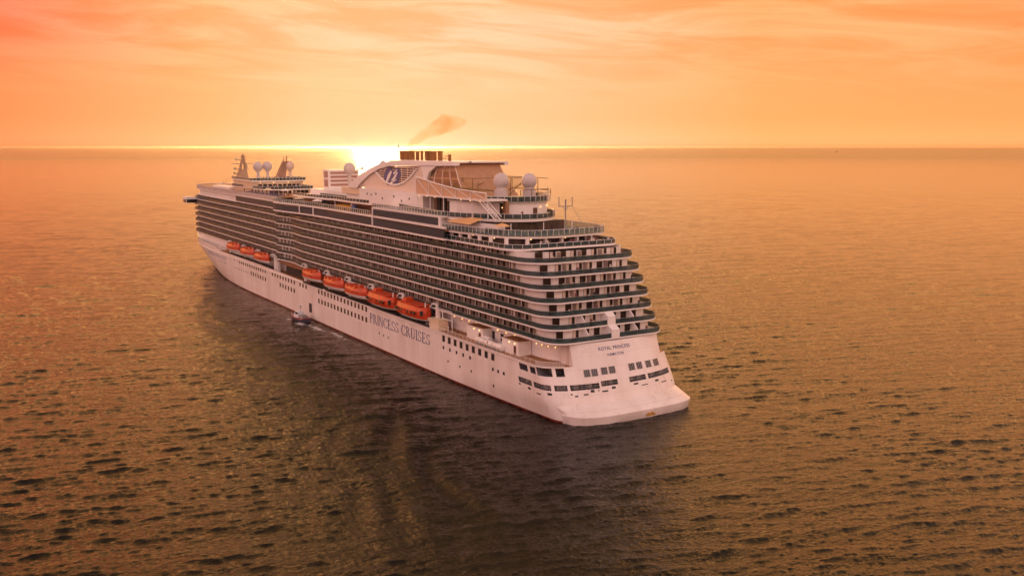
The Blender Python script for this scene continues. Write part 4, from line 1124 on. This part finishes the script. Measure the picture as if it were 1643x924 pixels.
fspots = [(236.2, 14.0, 'orange lifeboat nearest the bow of the white ship'), (216.8, 13.8, 'middle one of the three small orange lifeboats near the bow'), (198.6, 13.5, 'third orange lifeboat from the bow, beside the white frame')]
for k, (x, z, lab) in enumerate(spots+fspots):
    o = lb0 if k == 0 else copy_tree(lb0)
    o.location = (x, 18.4, z); o.scale = (.97, .95, .93); tag(o, lab, 'lifeboat', 'orange lifeboats along the ship side')
for k, (x, lab) in enumerate(((88.9, 'windowed orange tender hanging below the ship name, next to the rounded lifeboats'), (69.6, 'windowed orange tender closest to the stern, beside the cream box'))):
    o = td0 if k == 0 else copy_tree(td0)
    o.location = (x, 18.5, 12.5); tag(o, lab, 'tender boat', 'orange tenders along the ship side')
# life raft canisters
def make_raft():
    r = empty('life_raft_canister')
    MB().loft([[(x, q*math.cos(2*math.pi*k/12), .95+q*math.sin(2*math.pi*k/12)) for k in range(12)] for x, q in ((-1.75, .45), (-1.6, .72), (-.05, .75), (0, .79), (.05, .75), (1.6, .72), (1.75, .45))]).build('canister', WHITE, r, smooth=True)
    b = MB()
    for x in (-1.0, 1.0): b.box(x-.08, x+.08, -.7, .7, 0, .3)
    b.build('cradle', STEEL, r)
    return r
r0 = make_raft()
for k, (x, y, lab) in enumerate(((37.0, 17.2, 'white life raft canister on the aft promenade, frontmost of the row at the rail'), (33.0, 17.3, 'white life raft canister in the middle of the row at the promenade rail'),
                                 (29.0, 17.3, 'white life raft canister next to the sternmost deck house'), (37.6, 15.4, 'white life raft canister set inboard behind the row at the rail'))):
    o = r0 if k == 0 else copy_tree(r0)
    o.location = (x, y, 11.12); tag(o, lab, 'life raft', 'white life raft canisters')
# loungers, umbrellas and cafe tables on the upper decks
def make_lounger():
    r = empty('sun_lounger')
    MB().box(-.35, 1.3, -.33, .33, .28, .38).add([(-.35, -.33, .34), (-.35, .33, .34), (-.9, .33, .85), (-.9, -.33, .85), (-.35, -.33, .26), (-.35, .33, .26), (-.9, .33, .77), (-.9, -.33, .77)],
        [(0, 1, 2, 3), (7, 6, 5, 4), (0, 4, 5, 1), (1, 5, 6, 2), (2, 6, 7, 3), (3, 7, 4, 0)]).build('cushion', NAVY, r)
    b = MB()
    for x in (-.3, 1.2):
        for y in (-.28, .28): b.box(x-.04, x+.04, y-.04, y+.04, 0, .28)
    b.build('frame', STEEL, r)
    return r
l0 = make_lounger(); n_ = 0; rp0 = random.Random(4)
for x in np.arange(160, 182, 1.6):
    for y in (13.2, 15.3):
        if y > 15 and x > 179: continue
        o = l0 if n_ == 0 else copy_tree(l0); n_ += 1
        o.location = (float(x), float(y), 36.4); o.rotation_euler = (0, 0, rad(90))
        tag(o, 'dark sun lounger on the open deck inside the glass rail', 'sun lounger', 'sun loungers on the lido deck')
for x in np.arange(46, 56, 1.5):
    o = copy_tree(l0); o.location = (float(x), 15.2, SUND+.03); o.rotation_euler = (0, 0, rad(90))
    tag(o, 'dark sun lounger behind the rail of the stern sun deck', 'sun lounger', 'sun loungers on the stern sun deck')
for x in np.arange(194, 236, 2.1):
    for y in (10.4, 12.6):
        if x > 214 and y < 11: continue
        o = copy_tree(l0); o.location = (float(x)+rp0.uniform(-.3, .3), y, 37.9); o.rotation_euler = (0, 0, rad(90)+rp0.uniform(-.2, .2))
        tag(o, 'dark sun lounger on the forward top deck beside the observation house', 'sun lounger', 'sun loungers on the forward top deck')
def make_umbrella(m):
    r = empty('parasol')
    MB().tube([(0, 0, 0), (0, 0, 2.5)], .05, 6).build('pole', STEEL, r)
    n = 10; c = MB(); c.loft([[(q*math.cos(2*math.pi*k/n), q*math.sin(2*math.pi*k/n), z) for k in range(n)] for q, z in ((1.8, 2.0), (1.75, 2.06), (.9, 2.45), (.05, 2.7))]); c.build('canopy', m, r)
    return r
for k, (x, y, z, lab, m) in enumerate(((166.5, 14.6, 36.4, 'cream parasol by the rounded corner of the lido rail', CREAM), (150.5, 14.0, 36.4, 'white parasol on the lido deck ahead of the dark pool cover', WHITE),
                                    (171, 12.0, 36.4, 'canvas parasol on the lido deck under the white ledge', CANVAS), (198, 9.0, 37.9, 'white parasol among the loungers on the forward top deck', WHITE), (208, 12.4, 37.9, 'cream parasol on the forward top deck close to the observation house', CREAM), (33.8, 13.5, SUND+.03, 'orange parasol beside the white windbreak of the stern sun deck', CANVAS))):
    o = make_umbrella(m); o.location = (x, y, z); tag(o, lab, 'parasol', 'parasols on the upper decks')
def make_table():
    r = empty('cafe_table')
    MB().tube([(0, 0, .70), (0, 0, .75)], .45, 10).build('tabletop', CREAM, r)
    MB().tube([(0, 0, 0), (0, 0, .70)], .06, 6).build('leg', STEEL, r)
    for a in (0, 2.1, 4.2):
        x, y = .85*math.cos(a), .85*math.sin(a)
        b = MB().box(x-.22, x+.22, y-.22, y+.22, .42, .47).box(x-.22, x+.22, y+.18 if y > 0 else y-.22, y+.22 if y > 0 else y-.18, .47, .9)
        for sx_ in (-.18, .18):
            for sy_ in (-.18, .18): b.box(x+sx_-.02, x+sx_+.02, y+sy_-.02, y+sy_+.02, 0, .42)
        b.build('seat', NAVY, r)
    return r
t0 = make_table(); n_ = 0
for x, y in [(27.0, y) for y in np.arange(-8, 12, 2.3)]+[(28.6, y) for y in np.arange(-7, 8, 2.9)]:
    o = t0 if n_ == 0 else copy_tree(t0); n_ += 1
    o.location = (float(x)-.6, float(y), LIDO); tag(o, 'cafe table with dark seats on the open lido terrace', 'cafe table', 'cafe tables on the lido terrace')
for x, y in [(33.0+.25*k, 9.5-k*2.2) for k in range(8)]:
    o = copy_tree(t0); o.location = (x-2.2, y, SUND+.03); tag(o, 'cafe table with dark seats on the stern sun deck', 'cafe table', 'cafe tables on the stern sun deck')
def make_chair():
    r = empty('balcony_chair')
    MB().box(-.27, .27, -.27, .27, .40, .46).build('seat', CURT, r)
    MB().box(.21, .27, -.27, .27, .46, .95).build('backrest', CURT, r)
    b = MB()
    for x in (-.24, .22):
        for y in (-.24, .22): b.box(x, x+.04, y, y+.04, 0, .40)
    b.build('frame', STEEL, r)
    return r
c0 = make_chair(); n_ = 0
rc = random.Random(21)
for i in range(NR):
    for k in range(-4, 5):
        if abs(k*2.75) > 15.2-CR[i] or (i < 2 and k == 0): continue
        if rc.random() < .35: continue
        o = c0 if n_ == 0 else copy_tree(c0); n_ += 1
        o.location = (X0[i]+1.1+rc.uniform(0, .5), YC+k*2.75+rc.uniform(-.9, .4), ROWZ[i]); o.rotation_euler = (0, 0, rc.uniform(-.7, .7))
        tag(o, 'small chair behind the glass of a stern balcony of the white ship', 'chair', 'chairs on the stern balconies')
# ------------------------------------------------------------------ people
def person_mesh(pose):
    sk = [(0, 0, .95), (0, 0, 1.15), (0, 0, 1.40), (0, 0, 1.53), (.02, 0, 1.68), (0, .10, .90), (.02, .12, .48), (0, .13, .06), (.12, .13, .03), (0, -.10, .90), (.02, -.12, .48), (0, -.13, .06), (.12, -.13, .03),
          (0, .20, 1.40), (.05, .27, 1.13), (.18, .25, .92), (0, -.20, 1.40), (.05, -.27, 1.13), (.18, -.25, .92)]
    rr = [.15, .15, .16, .06, .115, .10, .07, .05, .04, .10, .07, .05, .04, .07, .05, .04, .07, .05, .04]
    if pose == 1: sk[15] = (.40, .22, 1.12); sk[18] = (.40, -.22, 1.12); sk[14] = (.16, .28, 1.15); sk[17] = (.16, -.28, 1.15)
    ed = [(0, 1), (1, 2), (2, 3), (3, 4), (0, 5), (5, 6), (6, 7), (7, 8), (0, 9), (9, 10), (10, 11), (11, 12), (2, 13), (13, 14), (14, 15), (2, 16), (16, 17), (17, 18)]
    me = bpy.data.meshes.new('person'); me.from_pydata(sk, ed, [])
    o = bpy.data.objects.new('person', me); COL.objects.link(o)
    s = o.modifiers.new('skin', 'SKIN')
    for v, q in zip(me.skin_vertices[0].data, rr): v.radius = (q, q)
    me.skin_vertices[0].data[0].use_root = True
    u = o.modifiers.new('sub', 'SUBSURF'); u.levels = 1; u.render_levels = 1
    dg = bpy.context.evaluated_depsgraph_get()
    r = bpy.data.meshes.new_from_object(o.evaluated_get(dg)); bpy.data.objects.remove(o)
    return r
SKIN_ = mat('skin', (.35, .20, .13), .6)
PM = []
for pose in (0, 1):
    for m in CLOTH:
        q = person_mesh(pose); q.materials.clear(); q.materials.append(m); q.materials.append(SKIN_)
        for p in q.polygons:
            if p.center.z > 1.52: p.material_index = 1
        PM.append(q)
rp_ = random.Random(11)
def crowd(pts, label, group, z, face):
    for x, y in pts:
        o = bpy.data.objects.new('person', rp_.choice(PM)); COL.objects.link(o)
        o.location = (x, y, z); o.rotation_euler = (0, 0, face+rp_.uniform(-.6, .6)); s = rp_.uniform(.95, 1.06); o.scale = (s, s, s)
        tag(o, label, 'person', group)
J = lambda a: a+rp_.uniform(-.15, .15)
crowd([(24.75, J(y)) for y in (9, 7.2, 6.4, 1, 0.2, -4, -5.2, -6.0, -8.8, -9.6, -10.4)], 'person standing at the glass rail of the lido terrace above the stern balconies', 'people at the lido terrace rail', LIDO, math.pi)
crowd([(29.2, J(y)) for y in (-5.5, -6.3, -7.4, -8.4, -9.2, -10.3)], 'person standing under the roof at the starboard end of the lido terrace', 'people under the terrace roof', LIDO, math.pi)
crowd([(27.5+.12*abs(y), J(y)) for y in (-3, -6.2, -8.4, -9.3)], 'person leaning on the clear rail of the stern sun deck', 'people at the sun deck rail', SUND+.03, math.pi)
crowd([(40.6, -4.4), (41.3, -5.8), (39.6, 4.5)], 'person on the deck that rings the round white deckhouse', 'people beside the round deckhouse', D9+.03, math.pi)
crowd([(x, 16.3) for x in (104, 109, 113, 121, 133, 139)]+[(160.5, 16.9), (163, 17.0), (170, 17.3), (176, 18.2), (180, 18.0)], 'person walking along the lido deck behind the side rail', 'people on the lido deck', 36.4, 1.5)
crowd([(228.2+rp_.uniform(0, 1.5), y) for y in np.arange(-7.5, 10.5, 1.15)], 'person at the rail on top of the observation house near the mast', 'people on the observation house', 42.6, math.pi)
crowd([(216.2+rp_.uniform(0, 1.5), y) for y in np.arange(-6, 9.5, 1.4)], 'person on the lower balcony of the observation house', 'people on the lower observation balcony', 39.6, math.pi)
crowd([(50+k*4.3, 16.2) for k in range(6)], 'person standing on the promenade between the deck houses and the rail', 'people on the aft promenade', 11.13, 1.5) if False else None
crowd([(J(x), J(y)) for x, y in zip(np.arange(190, 240, 2.3), [11.6, 9.7, 13, 11.2, 12.2, 9.2, 13.4]*4)], 'person among the loungers of the forward top deck', 'people on the forward top deck', 37.9, 2)
crowd([(33, 17.9), (47.5, 17.6), (51, 17.5), (53.3, 17.1)], 'person standing on the teak aft promenade', 'people on the aft promenade', 11.12, 1.5)
for i in range(NR):
    crowd([(X0[i]+.8, J(YC+y)) for y in rp_.sample([9.4, 6.8, 4.2, 1.9, -2, -4.4, -7, -9.5], 2)], 'person standing on a stern balcony behind its dark glass', 'people on the stern balconies', ROWZ[i], math.pi)
# ------------------------------------------------------------------ pilot boat
pb = empty('pilot_boat', (146.6, 22.6, 0.0))
pb.rotation_euler = (0, 0, rad(8))
BH = mat('pilot_hull_paint', (.06, .06, .10), .4); 
def pbr(prof):
    rings = []
    for k in range(11):
        t = k/10; x = (t-.45)*10.5; e = 1.0 if t < .5 else max(.03, 1-((t-.5)/.5)**2.2)
        pts = [(w*1.75*e, z+(.7*max(0, t-.5) if z > .3 else 0)) for w, z in prof]
        rings.append([(x, y, z) for y, z in pts]+[(x, -y, z) for y, z in pts[::-1] if y > 1e-6])
    return rings
MB().loft(pbr([(0, -.5), (.7, -.2), (.95, .5), (1.0, 1.1), (.9, 1.15)])).build('hull', BH, pb, smooth=True)
MB().loft(pbr([(0, 1.0), (1.03, .95), (1.08, 1.1), (1.0, 1.25), (0, 1.2)])).build('fender', mat('red_fender', (.22, .045, .05), .6), pb)
MB().loft([[(-1.2, -1.15, 1.2), (2.4, -1.15, 1.2), (2.4, 1.15, 1.2), (-1.2, 1.15, 1.2)], [(-1.0, -1.05, 2.2), (1.9, -1.05, 2.2), (1.9, 1.05, 2.2), (-1.0, 1.05, 2.2)], [(-.9, -1.0, 3.1), (1.2, -1.0, 3.1), (1.2, 1.0, 3.1), (-.9, 1.0, 3.1)]]).build('wheelhouse', mat('pale_blue_paint', (.60, .64, .70), .4), pb)
MB().box(-.8, 1.1, 1.01, 1.10, 2.25, 2.9).box(-.8, 1.1, -1.10, -1.01, 2.25, 2.9).box(1.25, 1.62, -.9, .9, 2.3, 2.9).build('window', DGLASS, pb)
MB().box(-3.2, -1.3, -1.0, 1.0, 1.2, 2.2).build('aft_cabin', STEEL, pb)
b = MB(); b.tube([(-.6, 0, 3.1), (-.8, 0, 5.2)], .07, 6); b.tube([(-.7, -.7, 4.3), (-.7, .7, 4.3)], .05, 5); b.box(-.95, -.5, -.3, .3, 4.7, 4.95); b.build('mast', STEEL, pb)
b = MB()
for x in (-4.2, -3.4, 3.0, 3.9): 
    for s in (-1, 1): b.tube([(x, s*1.3*(1 if x < 1 else .75), 1.2), (x, s*1.3*(1 if x < 1 else .75), 2.1)], .04, 4)
for s in (-1, 1): b.tube([(-4.2, s*1.3, 2.1), (-3.4, s*1.3, 2.1)], .04, 4); b.tube([(3.0, s*.98, 2.1), (3.9, s*.98, 2.1)], .04, 4)
b.build('handrail', WHITE, pb)
tag(pb, 'small dark pilot boat with red fender and pale wheelhouse running close beside the white hull', 'pilot boat')
# far fishing boat and a speck of a ship on the horizon
def far_boat(name, loc, rz, L, lab, cat):
    r = empty(name, loc); r.rotation_euler = (0, 0, rz)
    rings = []
    for k in range(9):
        t = k/8; x = (t-.5)*L; e = max(.05, 1-max(0, (t-.45)/.55)**2.5)
        rings.append([(x, y*L*.13*e, z+L*.05*t*t) for y, z in ((-.3, -.5), (-1, L*.09), (1, L*.09), (.3, -.5))])
    MB().loft(rings).build('hull', DARK, r)
    MB().box(-L*.38, -L*.05, -L*.09, L*.09, L*.09, L*.22).box(-L*.32, -L*.12, -L*.07, L*.07, L*.22, L*.30).build('wheelhouse', STEEL, r)
    b = MB(); b.tube([(-L*.2, 0, L*.3), (-L*.2, 0, L*.42)], L*.008, 5); b.tube([(L*.2, 0, L*.1), (L*.2, 0, L*.28)], L*.008, 5); b.build('mast', STEEL, r)
    tag(r, lab, cat)
far_boat('fishing_boat', (2126, -828, 0), rad(-58+180), 24, 'dark fishing boat far off in the sun glare behind the funnel', 'fishing boat')
far_boat('cargo_ship', (6800, -8300, 0), rad(40), 28, 'tiny dark ship near the horizon over the empty right-hand sea', 'ship')
# ------------------------------------------------------------------ lettering
def arc(cx, cy, rx, ry, tx, ty, a0, a1, n=14):
    o = []; i_ = []
    for k in range(n+1):
        a = rad(lerp(a0, a1, k/n)); o.append((cx+rx*math.cos(a), cy+ry*math.sin(a))); i_.append((cx+(rx-tx)*math.cos(a), cy+(ry-ty)*math.sin(a)))
    return [[o[k], o[k+1], i_[k+1], i_[k]] for k in range(n)]
def q(x0, y0, x1, y1): return [(x0, y0), (x1, y0), (x1, y1), (x0, y1)]
def stem(x, w=.15, y0=0, y1=1): return [q(x, y0, x+w, y1), q(x-.08, y1-.045, x+w+.08, y1), q(x-.08, y0, x+w+.08, y0+.045)]
def S_(): return arc(.36, .745, .27, .255, .10, .05, 20, 270)+arc(.36, .255, .31, .255, .12, .05, -160, 90)+[[(.36, .49), (.36, .54), (.30, .56), (.24, .52)]]+[q(.575, .72, .63, .97), q(.03, .03, .085, .30)]
GL = {'P': (stem(.1)+arc(.25, .74, .38, .26, .14, .055, -90, 90), .72),
      'R': (stem(.1)+arc(.25, .75, .36, .25, .14, .055, -90, 90)+[[(.36, .50), (.50, .50), (.86, .0), (.68, .0)]], .86),
      'I': (stem(.1), .36), 'N': (stem(.08, .07)+stem(.70, .07)+[[(.08, 1), (.24, 1), (.77, 0), (.70, 0)]], .88),
      'C': (arc(.50, .5, .46, .51, .14, .05, 42, 318)+[q(.80, .68, .86, .95), q(.80, .05, .86, .30)], .92),
      'E': (stem(.1)+[q(.2, .945, .62, 1), q(.2, .0, .66, .055), q(.2, .48, .52, .535), q(.57, .8, .62, 1), q(.60, 0, .66, .22), q(.48, .42, .52, .6)], .74),
      'S': (S_(), .72), 'U': ([q(.1, .3, .25, 1), q(.70, .3, .77, 1), q(.02, .955, .33, 1), q(.62, .955, .85, 1)]+arc(.435, .31, .335, .32, .13, .06, 180, 360), .92), ' ': ([], .42)}
def serif_text(s, width, height):
    polys = []; x = 0
    for ch in s:
        g, adv = GL[ch]
        polys += [[(px+x, py) for px, py in p] for p in g]; x += adv+.06
    k = width/x
    return [[(px*k, py*height) for px, py in p] for p in polys]
b = MB()
for p in serif_text('PRINCESS CRUISES', 38.0, 2.75):
    # subdivide onto the hull side
    vs = [(98.4-px, hull_half(98.4-px, 6.75+py)+YC, 6.72+py) for px, py in p]
    o0 = [(x, y+.03, z) for x, y, z in vs]; i0 = [(x, y-.05, z) for x, y, z in vs]; n = len(p)
    b.add(o0+i0, [tuple(range(n)), tuple(range(n, 2*n))[::-1]]+[(i, (i+1) % n, (i+1) % n+n, i+n) for i in range(n)])
for (v, f) in ((0, 0),): pass
b.build('company_lettering', NAVY, ship)
def font_text(s, name, m, fn, size):
    cu = bpy.data.curves.new(name, 'FONT'); cu.body = s; cu.size = size; cu.align_x = 'CENTER'; cu.space_character = 1.12; cu.offset = .012*size
    o = bpy.data.objects.new(name, cu); COL.objects.link(o)
    me = bpy.data.meshes.new_from_object(o.evaluated_get(bpy.context.evaluated_depsgraph_get())); bpy.data.objects.remove(o)
    for v in me.vertices: v.co = fn(v.co.x, v.co.y)
    me.materials.clear(); me.materials.append(m)
    o = bpy.data.objects.new(name, me); COL.objects.link(o); o.parent = ship
    return o
def on_transom(yc, z0):
    def fn(tx, ty):
        z = z0+ty; dy = yc-tx-YC; hbq = hull_half(stern_c(z)+SD, z)
        return Vector((stern_c(z)+SD*(1-(1-(abs(dy)/hbq)**SN)**(1/SN))-.06, YC+dy, z))
    return fn
font_text('ROYAL PRINCESS', 'ship_name', NAVY, on_transom(1.8, 13.85), .98)
font_text('HAMILTON', 'home_port', NAVY, on_transom(1.8, 12.6), .78)
font_text('ROYAL PRINCESS', 'bow_name', mat('pale_blue_lettering', (.36, .42, .52), .5), lambda tx, ty: Vector((265.5-tx*1.9, YC+hull_half(265.5-tx*1.9, 9.0+ty)+.07, 9.0+ty)), 2.0)
# ------------------------------------------------------------------ funnel smoke
sm_ = MB()
pth = [(104, 4, 55.2, .9), (104, 3, 56.6, 1.6), (103, 1.5, 57.8, 1.9), (102, -.5, 59.3, 2.8), (101, -2.5, 61.0, 3.0), (100, -5, 62.0, 3.9), (99.5, -7.5, 62.2, 3.2), (99, -9.5, 62.8, 2.9), (98.5, -11.5, 62.6, 1.9), (98, -13, 63, .9)]
rings = []
for k, (x, y, z, r) in enumerate(pth):
    rings.append([(x+r*math.cos(a)*.9, y-r*.35*math.sin(a), z+r*math.sin(a)*.85*(1+.18*math.sin(3*a+k*1.7))) for a in [2*math.pi*i/18 for i in range(18)]])
sm_.loft(rings)
so = sm_.build('funnel_smoke', [], None, smooth=True); tag(so, 'thin brown smoke drifting from the funnel of the white ship', 'smoke', kind='stuff')
smt = bpy.data.materials.new('smoke'); smt.use_nodes = True
t = smt.node_tree
for n in list(t.nodes): t.nodes.remove(n)
pv = t.nodes.new('ShaderNodeVolumePrincipled'); mo_ = t.nodes.new('ShaderNodeOutputMaterial')
pv.inputs['Color'].default_value = (.20, .10, .035, 1); pv.inputs['Absorption Color'].default_value = (.80, .50, .20, 1); pv.inputs['Anisotropy'].default_value = 0.0
tc = t.nodes.new('ShaderNodeTexCoord'); nz_ = t.nodes.new('ShaderNodeTexNoise'); nz_.inputs['Scale'].default_value = .22; nz_.inputs['Detail'].default_value = 4
rmp = t.nodes.new('ShaderNodeValToRGB'); rmp.color_ramp.elements[0].position = .22; rmp.color_ramp.elements[1].position = .75
ml = t.nodes.new('ShaderNodeMath'); ml.operation = 'MULTIPLY'; ml.inputs[1].default_value = .50
t.links.new(tc.outputs['Object'], nz_.inputs['Vector']); t.links.new(nz_.outputs[0], rmp.inputs[0]); t.links.new(rmp.outputs[0], ml.inputs[0]); t.links.new(ml.outputs[0], pv.inputs['Density']); t.links.new(pv.outputs[0], mo_.inputs['Volume'])
so.data.materials.append(smt)
